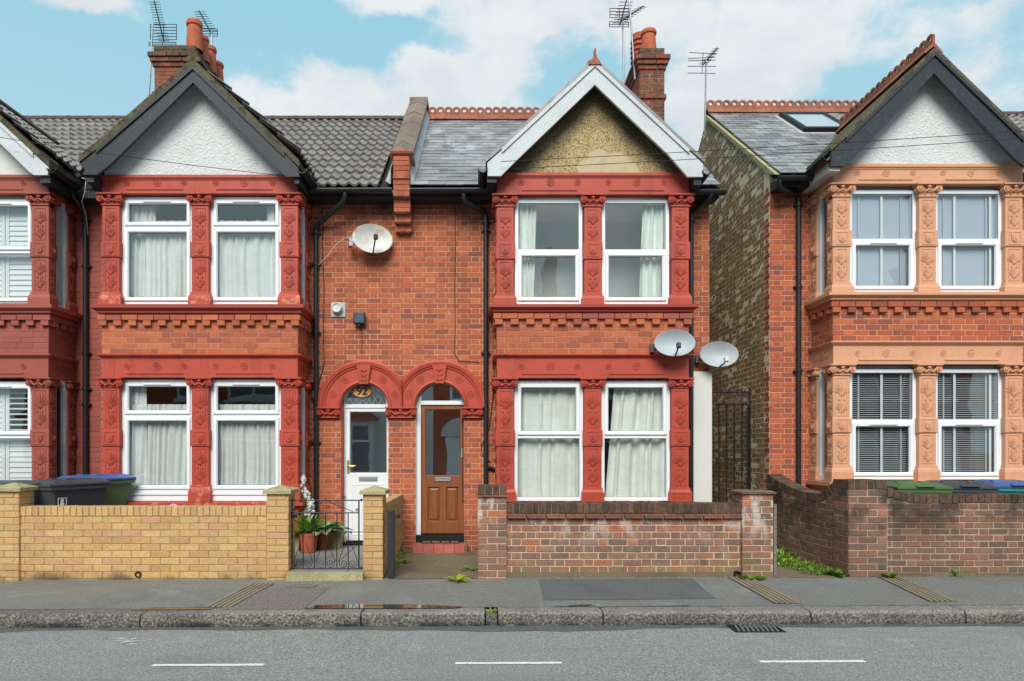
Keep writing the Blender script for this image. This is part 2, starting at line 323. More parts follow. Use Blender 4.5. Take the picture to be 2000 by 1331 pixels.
Mt['slate'] = pair('roof_slate', [c(142, 140, 139), c(124, 122, 122), c(156, 154, 153), c(108, 106, 107), c(148, 146, 145), c(132, 126, 124), c(166, 165, 165)], rough=.42, grain=(25, .14),
    stains=[(1.5, c(92, 89, 88), .65, .48, .66), (1.3, c(212, 212, 216), .7, .52, .72, (1, 1, .6)), (4, c(96, 84, 78), .3, .6, .72)], bump=(40, .3, .004), spec=.6, rough_noise=(3, .3, .58))  # broad pale stain puts the wet slates' sky reflection into the colour
Mt['ctile'] = pair('concrete_tile', [c(146, 137, 132), c(130, 122, 119), c(156, 146, 139), c(136, 126, 122), c(150, 142, 139)], rough=.38, grain=(35, .2), stains=[(5, c(92, 84, 80), .5, .5, .68), (9, c(190, 186, 180), .5, .58, .7)], bump=(60, .4, .005), spec=.5)  # pale stain paints wet highlights into the tile colour
Mt['underlay'] = pm('roof_underside', c(52, 48, 46), rough=.95, grain=None)
Mt['crest'] = pair('clay_ridge_tile', [c(158, 96, 74), c(146, 86, 68), c(168, 106, 82), c(136, 84, 70)], rough=.85, grain=(40, .2), stains=[(5, c(92, 72, 60), .6, .5, .66)], bump=(60, .4, .005))
Mt['moss'] = pm('mossy_verge', c(98, 90, 72), rough=.95, grain=(35, .3), stains=[(6, c(124, 110, 62), .5, .52, .66), (9, c(54, 50, 44), .8, .46, .62)], bump=(40, .8, .012))
Mt['stone'] = pair('weathered_coping_stone', [c(132, 116, 104), c(120, 104, 94), c(140, 122, 108)], rough=.9, grain=(30, .18), stains=[(4, c(86, 76, 68), .6, .48, .66), (8, c(160, 150, 138), .4, .58, .7)], bump=(60, .5, .006))
Mt['lead'] = pm('lead_flashing', c(176, 178, 180), rough=.6, grain=(20, .12), stains=[(6, c(120, 120, 120), .5, .5, .7)])
Mt['pot'] = pm('terracotta', c(178, 92, 66), rough=.75, grain=(20, .1), stains=[(6, c(120, 70, 56), .5, .55, .7)])
Mt['alu'] = pm('weathered_aluminium', c(150, 154, 156), rough=.45, metal=.6, grain=(20, .15))
Mt['dish'] = pm('grey_dish_enamel', c(172, 178, 184), rough=.45, grain=(30, .04), stains=[(5, c(150, 154, 158), .3, .55, .75)])
Mt['dish_rust'] = pm('rust_stained_dish_enamel', c(206, 206, 202), rough=.5, grain=(30, .04), stains=[(5.2, c(196, 150, 84), .75, .54, .66), (4, c(180, 180, 176), .3, .5, .7)])
Mt['wood'] = pm('varnished_brown_wood', c(134, 80, 44), rough=.4, grain=None, stains=[(6, c(104, 56, 32), .7, .42, .64, (8, 8, .5)), (14, c(150, 90, 56), .5, .5, .68, (10, 10, .4))], bump=(50, .1, .002), spec=.45)
Mt['door_white'] = pm('white_plastic_door', c(224, 227, 230), rough=.35, grain=None, stains=[(3, c(206, 208, 210), .3, .55, .75)])
Mt['brass'] = pm('brass', c(196, 170, 96), rough=.35, metal=.8, grain=(30, .1))
Mt['chrome'] = pm('steel_plate', c(190, 192, 194), rough=.3, metal=.7, grain=None)
Mt['hall'] = pm('dark_hallway', c(120, 120, 122), rough=.9, grain=None)
Mt['asphalt'] = pm('road_asphalt', c(158, 156, 152), rough=.8, grain=(80, .52), stains=[(.8, c(142, 141, 140), .5, .45, .65), (2.2, c(178, 177, 174), .3, .55, .7), (55, c(214, 213, 208), .55, .57, .64), (48, c(92, 92, 92), .6, .57, .64), (1.1, c(126, 121, 114), .5, .52, .7, (.25, 1.8, 1)), (.7, c(120, 118, 114), .4, .55, .66)], bump=(110, .8, .01), rough_noise=(1.2, .55, .85))
Mt['pave'] = pm('pavement_tarmac', c(130, 128, 124), rough=.72, grain=(80, .4), stains=[(1.2, c(108, 108, 108), .55, .45, .65), (3.4, c(136, 134, 130), .4, .54, .7), (60, c(180, 180, 176), .6, .58, .64), (50, c(74, 75, 76), .5, .57, .63), (2.0, c(150, 144, 134), .4, .58, .7)], bump=(120, .6, .008), rough_noise=(1.0, .42, .82))
Mt['patch'] = pm('dark_tarmac_patch', c(108, 108, 108), rough=.75, grain=(80, .45), stains=[(2, c(70, 72, 76), .4, .5, .7), (70, c(120, 120, 120), .3, .64, .7)], bump=(120, .5, .008))
Mt['patch_pink'] = pm('pinkish_tarmac_patch', c(128, 118, 114), rough=.8, grain=(75, .5), stains=[(2, c(112, 104, 100), .4, .5, .7), (60, c(190, 184, 178), .5, .57, .63)], bump=(110, .6, .008))
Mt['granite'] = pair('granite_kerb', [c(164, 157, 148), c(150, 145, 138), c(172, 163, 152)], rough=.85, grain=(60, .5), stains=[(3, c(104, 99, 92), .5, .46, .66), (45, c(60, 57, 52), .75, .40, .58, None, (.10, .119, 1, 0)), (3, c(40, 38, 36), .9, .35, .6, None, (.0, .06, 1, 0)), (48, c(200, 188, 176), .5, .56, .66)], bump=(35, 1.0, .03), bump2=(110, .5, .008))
Mt['paint'] = pm('road_paint', c(232, 232, 228), rough=.7, grain=(50, .12), stains=[(16, c(150, 150, 150), .8, .58, .68)])
Mt['strip'] = pm('ribbed_drain_concrete', c(148, 132, 110), rough=.9, grain=(80, .25), stains=[(4, c(104, 92, 78), .6, .48, .68)], bump=(80, .5, .006))
Mt['concrete'] = pm('dirty_concrete', c(124, 112, 92), rough=.92, grain=(70, .3), stains=[(1.6, c(94, 82, 64), .6, .45, .66), (3, c(110, 112, 70), .45, .56, .7)], bump=(60, .6, .01))
Mt['edge'] = pm('buff_concrete_edge', c(176, 166, 126), rough=.92, grain=(50, .2), stains=[(4, c(128, 122, 84), .6, .48, .66)], bump=(30, .8, .02))
Mt['slabs'] = pair('grey_paving_slab', [c(142, 142, 142), c(134, 134, 136), c(148, 144, 142), c(140, 128, 124)], rough=.6, grain=(50, .12), stains=[(2, c(118, 114, 112), .4, .5, .7)], bump=(60, .3, .005))
Mt['soil'] = pm('gritty_soil', c(136, 118, 98), rough=.95, grain=(60, .35), stains=[(4, c(140, 122, 98), .5, .52, .68), (3, c(86, 92, 46), .5, .52, .66)], bump=(30, 1.0, .03))
Mt['rtile'] = pair('red_step_tile', [c(182, 104, 92), c(174, 96, 86), c(188, 112, 98)], rough=.55, grain=(40, .12), stains=[(5, c(146, 84, 74), .5, .5, .68)])
Mt['water'] = pm('puddle_water', c(58, 56, 52), rough=.03, grain=None, spec=.9, stains=[(3, c(96, 84, 62), .5, .45, .65)])
Mt['leafg'] = pair('green_leaf', [c(112, 152, 50), c(92, 132, 44), c(138, 172, 62), c(100, 140, 60), c(122, 148, 66)], rough=.5, grain=(30, .12), trans=(.3, 0), spec=.4)
Mt['hosta'] = pair('variegated_leaf', [c(120, 160, 110), c(104, 148, 96), c(150, 178, 126), c(190, 204, 160)], rough=.5, grain=(30, .14), trans=(.25, 0), spec=.4)
Mt['lime'] = pair('lime_leaf', [c(150, 180, 48), c(164, 190, 60), c(136, 168, 44)], rough=.5, grain=(30, .1), trans=(.3, 0), spec=.4)
Mt['petal'] = pm('white_petal', c(238, 238, 236), rough=.7, grain=None, trans=(.3, 0))
Mt['pinkpetal'] = pm('pink_petal', c(226, 170, 184), rough=.7, grain=None)
Mt['binblack'] = pm('dark_grey_bin_plastic', c(62, 66, 72), rough=.5, grain=(30, .08), stains=[(4, c(84, 88, 94), .4, .55, .72)], spec=.4)
Mt['bingreen'] = pm('green_bin_plastic', c(76, 104, 64), rough=.5, grain=(30, .08), stains=[(4, c(104, 124, 88), .4, .55, .72)], spec=.4)
Mt['binblue'] = pm('blue_bin_lid_plastic', c(58, 92, 150), rough=.42, grain=(30, .06), stains=[(4, c(84, 122, 184), .4, .55, .72)], spec=.45)
Mt['binteal'] = pm('teal_bin_plastic', c(52, 128, 126), rough=.5, grain=(30, .06), spec=.4)
Mt['tyre'] = pm('black_rubber', c(28, 28, 29), rough=.8, grain=None)
Mt['sticker'] = pm('white_sticker_print', c(226, 228, 230), rough=.6, grain=None)
Mt['oval'] = pm('oval_wood_plaque', c(206, 156, 102), rough=.5, grain=None, stains=[(8, c(176, 122, 74), .6, .45, .65, (1, 1, 6))])
Mt['ink'] = pm('black_number_paint', c(30, 24, 22), rough=.5, grain=None)
Mt['cable'] = pm('black_cable', c(40, 40, 42), rough=.6, grain=None)
Mt['wcable'] = pm('pale_cable', c(200, 196, 186), rough=.6, grain=None)
Mt['litter'] = pm('dead_leaf_litter', c(132, 104, 74), rough=.9, grain=(40, .3))
Mt['speck'] = pm('pale_debris', c(190, 186, 178), rough=.9, grain=None)
def dash_mat():
    m = pm('pebbledash', c(176, 152, 104), rough=.95, grain=None)
    nt = m.node_tree; N = nt.nodes.new; L = nt.links.new; b = nt.nodes['Principled BSDF']; geo = N('ShaderNodeNewGeometry')
    vo = N('ShaderNodeTexVoronoi'); vo.inputs['Scale'].default_value = 62; L(geo.outputs['Position'], vo.inputs['Vector'])
    cr = N('ShaderNodeValToRGB'); L(vo.outputs['Color'], cr.inputs[0]); e = cr.color_ramp.elements
    for i in range(2): e.new(.5)
    for i, (p, q) in enumerate(((.0, c(84, 66, 42)), (.4, c(172, 150, 106)), (.65, c(206, 186, 142)), (1, c(132, 108, 70)))): e[i].position = p; e[i].color = q
    # weather-dark lichen creeping down from the boards, and the bare patch where the dash has fallen off
    tcx = N('ShaderNodeSeparateXYZ'); L(geo.outputs['Position'], tcx.inputs[0])
    n = N('ShaderNodeTexNoise'); n.inputs['Scale'].default_value = 2.6; n.inputs['Detail'].default_value = 8; L(geo.outputs['Position'], n.inputs['Vector'])
    def M(op, a, bb):
        q = N('ShaderNodeMath'); q.operation = op
        for i, v in ((0, a), (1, bb)):
            if isinstance(v, (int, float)): q.inputs[i].default_value = v
            else: L(v, q.inputs[i])
        return q.outputs[0]
    def S(v, a, bb, lo, hi):
        r = N('ShaderNodeMapRange'); r.interpolation_type = 'SMOOTHSTEP'; L(v, r.inputs[0])
        for i, w in enumerate((a, bb, lo, hi)): r.inputs[i + 1].default_value = w
        return r.outputs[0]
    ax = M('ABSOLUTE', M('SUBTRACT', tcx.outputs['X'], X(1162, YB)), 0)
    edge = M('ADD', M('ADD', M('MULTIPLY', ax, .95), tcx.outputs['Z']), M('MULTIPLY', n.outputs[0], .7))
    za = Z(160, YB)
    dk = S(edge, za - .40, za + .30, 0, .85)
    px = M('DIVIDE', M('SUBTRACT', tcx.outputs['X'], X(1185, YB)), .50); pz = M('DIVIDE', M('SUBTRACT', tcx.outputs['Z'], Z(338, YB)), .34)
    rad = M('ADD', M('ADD', M('MULTIPLY', px, px), M('MULTIPLY', pz, pz)), M('MULTIPLY', M('SUBTRACT', n.outputs[0], .5), 4.2))
    bare = S(rad, .76, .90, .85, 0)
    n2 = N('ShaderNodeTexNoise'); n2.inputs['Scale'].default_value = 6; L(geo.outputs['Position'], n2.inputs['Vector'])
    pc = N('ShaderNodeMixRGB'); L(S(n2.outputs[0], .60, .64, 0, .7), pc.inputs[0]); pc.inputs[1].default_value = c(190, 174, 146); pc.inputs[2].default_value = c(190, 156, 138)
    m0 = N('ShaderNodeMixRGB'); L(bare, m0.inputs[0]); L(cr.outputs[0], m0.inputs[1]); L(pc.outputs[0], m0.inputs[2])
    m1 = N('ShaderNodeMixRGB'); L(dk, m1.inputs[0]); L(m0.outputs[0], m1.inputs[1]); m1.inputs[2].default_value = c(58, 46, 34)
    L(m1.outputs[0], b.inputs['Base Color'])
    bp = N('ShaderNodeBump'); bp.inputs['Distance'].default_value = .012
    L(S(bare, 0, 1, .9, .1), bp.inputs['Strength']); L(vo.outputs['Distance'], bp.inputs['Height']); L(bp.outputs[0], b.inputs['Normal'])
    return m
Mt['dash'] = dash_mat()

Mt['damp'] = pm('damp_asphalt', c(108, 107, 105), rough=.5, grain=(75, .5), stains=[(50, c(130, 130, 128), .5, .57, .63)], bump=(110, .6, .008))
Mt['crease'] = pair('weathered_clay_tile', [c(136, 92, 74), c(122, 84, 70), c(148, 98, 78)], rough=.9, grain=(40, .25), stains=[(6, c(84, 70, 60), .7, .46, .64)], bump=(50, .5, .006))
Mt['blindb'] = pm('blue_grey_blind_slat', c(176, 186, 202), rough=.45, grain=None)  # blue-grey puts the sky reflection of the upper panes into the slats

Mt['ridge'] = pair('dark_ridge_tile', [c(92, 78, 72), c(84, 70, 66), c(100, 86, 80)], rough=.8, grain=(40, .2), stains=[(6, c(64, 56, 52), .6, .48, .66)], bump=(50, .4, .005))
# ------------------------------------------------------------------ pieces laid one by one (bricks, tiles, slates)
CACHE = {}
def cached(key, fn):
    if key not in CACHE: CACHE[key] = fn()
    return CACHE[key]
def brick_mesh(l, h, d=.05, v=0):
    l = round(l / .006) * .006; h = round(h, 3)
    def mk():
        r = random.Random(int(l * 1000) * 7 + v); m = MB(); b = .0035
        j = lambda s: r.uniform(-s, s)
        x0, x1, z0, z1 = -l / 2, l / 2, -h / 2, h / 2
        A = [(x0, d, z0), (x1, d, z0), (x1, d, z1), (x0, d, z1)]
        e = [(x0 + j(.002), b, z0 + j(.0015)), (x1 + j(.002), b, z0 + j(.0015)), (x1 + j(.002), b, z1 + j(.0015)), (x0 + j(.002), b, z1 + j(.0015))]
        f = [(x0 + b * r.uniform(.7, 2), j(.0012), z0 + b * r.uniform(.7, 1.6)), (x1 - b * r.uniform(.7, 2), j(.0012), z0 + b * r.uniform(.7, 1.6)),
             (x1 - b * r.uniform(.7, 2), j(.0012), z1 - b * r.uniform(.7, 1.6)), (x0 + b * r.uniform(.7, 2), j(.0012), z1 - b * r.uniform(.7, 1.6))]
        m.loops([A, e, f], cap=(True, True)); return m.mesh('brick')
    return cached(('brick', l, h, d, v), mk)
class Laying:
    """collects pieces of one kind for one thing; the 300 that show largest become objects, the rest one joined part"""
    def __init__(s): s.p = []
    def put(s, name, me, loc, rot, parent, mats, area, normal):
        loc = Vector(loc); view = Vector((0, 0, ZC)) - loc; d = view.length
        facing = max(0.0, normal.dot(view / d)); px = CX + loc.x * F / max(loc.y, .1); py = CY - (loc.z - ZC) * F / max(loc.y, .1)
        score = area * facing / d / d
        if not (-15 < px < 2015 and -15 < py < 1346): score *= .001
        s.p.append((score, name, me, loc, rot, parent, mats))
    def emit(s, limit=300, bulk='brickwork'):
        s.p.sort(key=lambda q: -q[0]); rest = {}
        for i, (sc_, name, me, loc, rot, parent, mats) in enumerate(s.p):
            if i < limit and sc_ > 1e-7: obj(name, me, mats[0], parent, loc, rot)
            else: rest.setdefault((parent.name, mats[1].name), []).append((me, loc, rot, parent, mats))
        for k, lst in rest.items():
            mb = MB()
            for me, loc, rot, parent, mats in lst:
                M = Matrix.Translation(loc) @ Matrix.Rotation(rot[2], 4, 'Z') @ Matrix.Rotation(rot[1], 4, 'Y') @ Matrix.Rotation(rot[0], 4, 'X')
                mb.add([M @ v.co for v in me.vertices], [tuple(p.vertices) for p in me.polygons])
            o = obj(bulk, mb.mesh(bulk, recalc=False), lst[0][4][1], lst[0][3]); o['kind'] = 'stuff'
class Split:
    """one brickwork over two houses: each brick goes to the house it stands on"""
    def __init__(s, x, A, pa, B, pb): s.x, s.A, s.pa, s.B, s.pb = x, A, pa, B, pb
    def put(s, name, me, loc, rot, parent, mats, area, normal):
        if loc[0] < s.x: s.A.put(name, me, loc, rot, s.pa, mats, area, normal)
        else: s.B.put(name, me, loc, rot, s.pb, mats, area, normal)
def lay(L, parent, mats, O, th, length, z0, z1, course=.0765, bond='flemish', cut=None, proud=.0, bl=.225, phase=0.0, name='brick', gap=.007, jit=.0018, d=.05, hh=None):
    ux, uy = math.cos(th), math.sin(th); nrm = Vector((uy, -ux, 0))
    n = max(1, round((z1 - z0) / course)); ch = (z1 - z0) / n
    for r in range(n):
        zc = z0 + (r + .5) * ch
        if bond == 'flemish': seq = [bl, bl / 2]; off = (0 if r % 2 else bl * .75)
        elif bond == 'header': seq = [bl / 2]; off = 0 if r % 2 else bl / 4
        else: seq = [bl]; off = 0 if r % 2 else bl / 2
        cuts = sorted(cut(zc) if cut else [])
        u = -off - phase; k = 0
        while u < length:
            w = seq[k % len(seq)]; k += 1
            segs = [(max(0, u), min(length, u + w))]; u += w
            for a, b in cuts:
                ns = []
                for p, q in segs:
                    if b <= p or a >= q: ns.append((p, q)); continue
                    if a - p > .0: ns.append((p, a))
                    if q - b > .0: ns.append((b, q))
                segs = ns
            for p, q in segs:
                if q - p < .035: continue
                l = q - p - gap; uc = (p + q) / 2; dp = proud + R.uniform(-jit, jit)
                me = brick_mesh(l, ch - gap, d, R.randrange(4))
                loc = (O[0] + ux * uc + nrm.x * dp, O[1] + uy * uc + nrm.y * dp, zc + R.uniform(-.001, .001))
                L.put(name, me, loc, (0, R.uniform(-.004, .004), th), parent, mats, l * ch, nrm)
# ------------------------------------------------------------------ terracotta ornament
def capital_mesh(w, h=.165, d=.10):
    def mk():
        m = MB(); hw = w / 2
        m.cbox(-hw - .008, hw + .008, -.006, d, 0, h - .03, .006)
        m.box(-hw - .016, hw + .016, -.016, d, 0, .018)
        m.box(-hw - .056, hw + .056, -.066, d, h - .020, h)
        m.box(-hw - .04, hw + .04, -.036, d, h - .032, h - .021)
        for s in (-1, 1):
            cx, cz = s * (hw + .008), h - .078
            m.disc((cx, cz), .046, -.034, .03, 14)
            pts = []
            for i in range(20):
                t = i / 19; a = PI / 2 - s * t * 3.3 * PI; r = .047 * (1 - t) + .008 * t
                pts.append((cx + r * math.cos(a), -.040 - .014 * t, cz + r * math.sin(a)))
            m.tube(pts, .0105, 6); m.ell((cx, -.056, cz), .012, .012, .012, 6, 4)
            m.ell((s * hw * .45, -.012, .038), .022, .012, .012, 6, 4, s * .5)
        pts = [(-hw + .0 + w * i / 14, -.036, h - .045 - .055 * math.sin(PI * i / 14) + .02 * math.cos(4 * PI * i / 14)) for i in range(15)]
        m.tube(pts, .012, 6)
        m.ell((0, -.036, h - .045), .03, .022, .024, 8, 5); m.ell((0, -.018, h - .105), .014, .012, .018, 6, 4)
        return m.mesh('capital', smooth=.7)
    return cached(('cap', round(w, 3), h), mk)
def ornament_mesh(w, h):
    def mk():
        m = MB(); k = w / .16
        def fan(cz, up, ln, n):
            for i in range(n):
                a = (i - (n - 1) / 2) / ((n - 1) / 2) * 1.25
                L_ = ln * (1 - .25 * abs(a))
                m.ell((math.sin(a) * L_ * .5 * k, -.004, cz + up * math.cos(a) * L_ * .5), .0095 * k, .010, L_ * .46, 6, 4, -a * up if up > 0 else a)
            m.ell((0, -.006, cz), .016 * k, .012, .016, 6, 4)
        fan(h * .58, 1, h * .36, 9); fan(h * .60, -1, h * .13, 5)
        for s in (-1, 1): m.ell((s * .035 * k, -.004, h * .43), .014, .013, .014, 6, 4)
        fan(h * .16, 1, h * .27, 9); fan(h * .17, -1, h * .14, 5)
        # raised border of the sunk panel
        hw = w / 2
        m.ring(-hw, hw, 0, h, [(0, .004), (0, -.006), (.009, -.006), (.012, .004)])
        return m.mesh('leaf_ornament', smooth=.7)
    return cached(('orn', round(w, 3), round(h, 2)), mk)
def shield_mesh():
    def mk():
        m = MB()
        for k, y in ((1.0, -.010), (.74, -.018)):
            pts = [(-.055 * k, .05 * k), (-.03 * k, .058 * k), (0, .05 * k), (.03 * k, .058 * k), (.055 * k, .05 * k), (.05 * k, .0), (.052 * k, -.025 * k), (.03 * k, -.05 * k), (0, -.066 * k), (-.03 * k, -.05 * k), (-.052 * k, -.025 * k), (-.05 * k, 0)]
            m.prism(pts, y, .004)
        m.ring(-.082, .082, -.088, .088, [(0, .002), (0, -.006), (.008, -.006), (.010, .002)])
        m.ell((0, -.018, 0), .02, .012, .03, 6, 4)
        return m.mesh('shield', smooth=.5)
    return cached('shield', mk)
def rosette_mesh(r, big):
    def mk():
        m = MB()
        m.tube([(r * math.cos(2 * PI * i / 20), .001, r * math.sin(2 * PI * i / 20)) for i in range(21)], .0055, 6, cap=False)
        n = 4 if big else 7
        for i in range(n):
            a = 2 * PI * (i + .5) / n
            m.ell((math.cos(a) * r * .5, -.001, math.sin(a) * r * .5), r * (.13 if big else .14), .005, r * .34, 6, 4, a - PI / 2)
            if big: m.ell((math.cos(a + PI / 4) * r * .62, -.002, math.sin(a + PI / 4) * r * .62), r * .12, .007, r * .2, 6, 4, a + PI / 4 - PI / 2)
        m.ell((0, -.001, 0), r * .17, .007, r * .17, 8, 4)
        return m.mesh('rosette', smooth=.7)
    return cached(('ros', round(r, 3), big), mk)
def pilaster(H, mat, matb, loc, th, w, depth, z, base_orn=False, back=None):
    """z: base bottom, base top, block bottom, block top, capital bottom, capital top"""
    z0, z1, b0, b1, k0, k1 = z; hw = w / 2
    def sh():
        m = MB(); m.cbox(-hw, hw, 0, depth, z1, k0 + .002, .008); return m.mesh('pilaster')
    o = obj('pilaster', cached(('sh', w, depth, z1, k0), sh), mat, H, loc, (0, 0, th))
    def bs():
        m = MB(); e = .034
        prof = [(e, z0), (e, z0 + (z1 - z0) * .62), (e * .8, z0 + (z1 - z0) * .78), (.012, z1 - .012), (.012, z1 + .014), (.0, z1 + .018)]
        m.loops([[(-hw - q, -q, zz), (hw + q, -q, zz), (hw + q, depth - .004, zz), (-hw - q, depth - .004, zz)] for q, zz in prof], cap=(True, True))
        if base_orn:
            for i in range(5):
                x = -hw * .8 + i * hw * .4; zc = (z0 + z1) / 2
                m.tube([(x - .012, -e - .002, zc - .05), (x - .012, -e - .004, zc + .03), (x + .008, -e - .004, zc + .05), (x + .012, -e - .004, zc), (x + .006, -e - .002, zc - .045)], .006, 5)
            m.ring(-hw - e + .01, hw + e - .01, z0 + .02, z0 + (z1 - z0) * .72, [(0, -e + .002), (0, -e - .006), (.008, -e - .006), (.01, -e + .002)])
        return m.mesh('base')
    obj('base', cached(('bs', w, depth, z0, z1, base_orn), bs), matb, o)
    def bl():
        m = MB(); m.cbox(-hw - .014, hw + .014, -.018, depth - .008, b0, b1, .008); return m.mesh('block')
    obj('block', cached(('bl', w, depth, b0, b1), bl), mat, o)
    s = min(1, w / .22)
    obj('shield', shield_mesh(), mat, o, (0, -.018, (b0 + b1) / 2), scl=(s, 1, min(1, (b1 - b0) / .2)))
    obj('capital', capital_mesh(w, k1 - k0), mat, o, (0, 0, k0))
    pw = w - .085
    for a, b in ((z1 + .045, b0 - .03), (b1 + .03, k0 - .035)):
        obj('leaf_ornament', ornament_mesh(pw, b - a), mat, o, (0, 0, a))
    return o
# ------------------------------------------------------------------ windows
def window(H, x0, x1, z0, z1, y, zt, top, bot, vent=None, sill=0.0, glass='glass', th=0, name='window'):
    m = MB(); W = Mt['upvc']
    m.ring(x0, x1, z0, z1, [(0, y + .07), (0, y), (.046, y), (.053, y + .012), (.053, y + .07)])
    if zt: m.cbox(x0 + .04, x1 - .04, y + .001, y + .06, zt - .027, zt + .027, .006)
    o = obj(name, m, W, H)
    if sill:
        s = MB(); s.loops([[(x0 - .0, y + .05, q), (x1, y + .05, q), (x1, y - e, q), (x0, y - e, q)] for e, q in ((.01, z0 - sill), (.02, z0 - sill), (.02, z0 - sill * .6), (.008, z0 - sill * .55), (.008, z0 - sill * .3), (.03, z0 - sill * .25), (.03, z0 - .002))], cap=(True, True))
        obj('window_sill', s, W, o)
    panes = []
    if zt: panes = [(x0 + .047, x1 - .047, z0 + .047, zt - .022, bot, 'b'), (x0 + .047, x1 - .047, zt + .022, z1 - .047, top, 't')]
    else: panes = [(x0 + .047, x1 - .047, z0 + .047, z1 - .047, bot, 'b')]
    for a, b, cc, d, op, w in panes:
        if op:
            s = MB(); s.ring(a, b, cc, d, [(0, y + .03), (0, y - .014), (.008, y - .02), (.042, y - .02), (.056, y + .002), (.056, y + .03)])
            obj('sash', s, W, o); a += .052; b -= .052; cc += .052; d -= .052
        g = MB(); g.ring(a - .004, b + .004, cc - .004, d + .004, [(0, y + .016), (0, y + .0085), (.011, y + .0085), (.011, y + .016)])
        obj('gasket', g, Mt['gasket'], o)
        p = MB(); p.box(a, b, y + .013, y + .03, cc, d)
        obj('pane', p, Mt[glass], o)
        if vent == w:
            zz = d + (.032 if op else .02); xm = (a + b) / 2; q = MB(); yy = y - (.021 if op else 0)
            q.cbox(xm - .19, xm + .19, yy - .014, yy + .002, zz - .011, zz + .011, .005); obj('trickle_vent', q, W, o)
    return o
def curtain(H, x0, x1, z0, z1, y, folds, amp, mat, seed, taper=0.0, name='curtain', skew=0.0):
    r = random.Random(seed); m = MB(); nx = max(24, folds * 10); nz = 7
    ph = [r.uniform(0, 6.3) for _ in range(6)]; vs = []
    for j in range(nz + 1):
        t = j / nz
        for i in range(nx + 1):
            u = i / nx; uu = u + .012 * math.sin(5 * t + ph[3]) + .03 * math.sin(2 * PI * u * 2.2 + ph[0])
            w = math.sin(2 * PI * uu * folds + ph[1]) + .5 * math.sin(2 * PI * uu * folds * 1.73 + ph[2]) + .35 * math.sin(2 * PI * uu * folds * .47 + ph[4])
            xe = x0 + (x1 - x0) * u; xe += (taper * (u - .5) * (1 - t) + skew * (1 - t) * (1 - u))
            vs.append((xe, y + amp * w * (.75 + .25 * (1 - t)), z0 + (z1 - z0) * t))
    fs = [(j * (nx + 1) + i, j * (nx + 1) + i + 1, (j + 1) * (nx + 1) + i + 1, (j + 1) * (nx + 1) + i) for j in range(nz) for i in range(nx)]
    m.add(vs, fs); return obj(name, m.mesh(name, smooth=2.0, recalc=False), mat, H)
def room(H, x0, x1, z0, z1, mat, back=2.6):
    m = MB(); y0, y1 = YW + .06, YB + back
    m.add([(x0 - .5, y1, z0), (x1 + .5, y1, z0), (x1 + .5, y1, z1), (x0 - .5, y1, z1)], [(0, 1, 2, 3)])
    for x in (x0 - .5, x1 + .5): m.add([(x, y0, z0), (x, y1, z0), (x, y1, z1), (x, y0, z1)], [(0, 1, 2, 3)])
    for z in (z0, z1):
        m.add([(x0 - .5, y0, z), (x1 + .5, y0, z), (x1 + .5, y1, z), (x0 - .5, y1, z)], [(0, 1, 2, 3)])
        m.add([(x0 + .06, YB + .1, z), (x1 - .06, YB + .1, z), (x1 - .06, y0 + .01, z), (x0 + .06, y0 + .01, z)], [(0, 1, 2, 3)])
    return obj('room', m.mesh('room', recalc=False), mat, H)
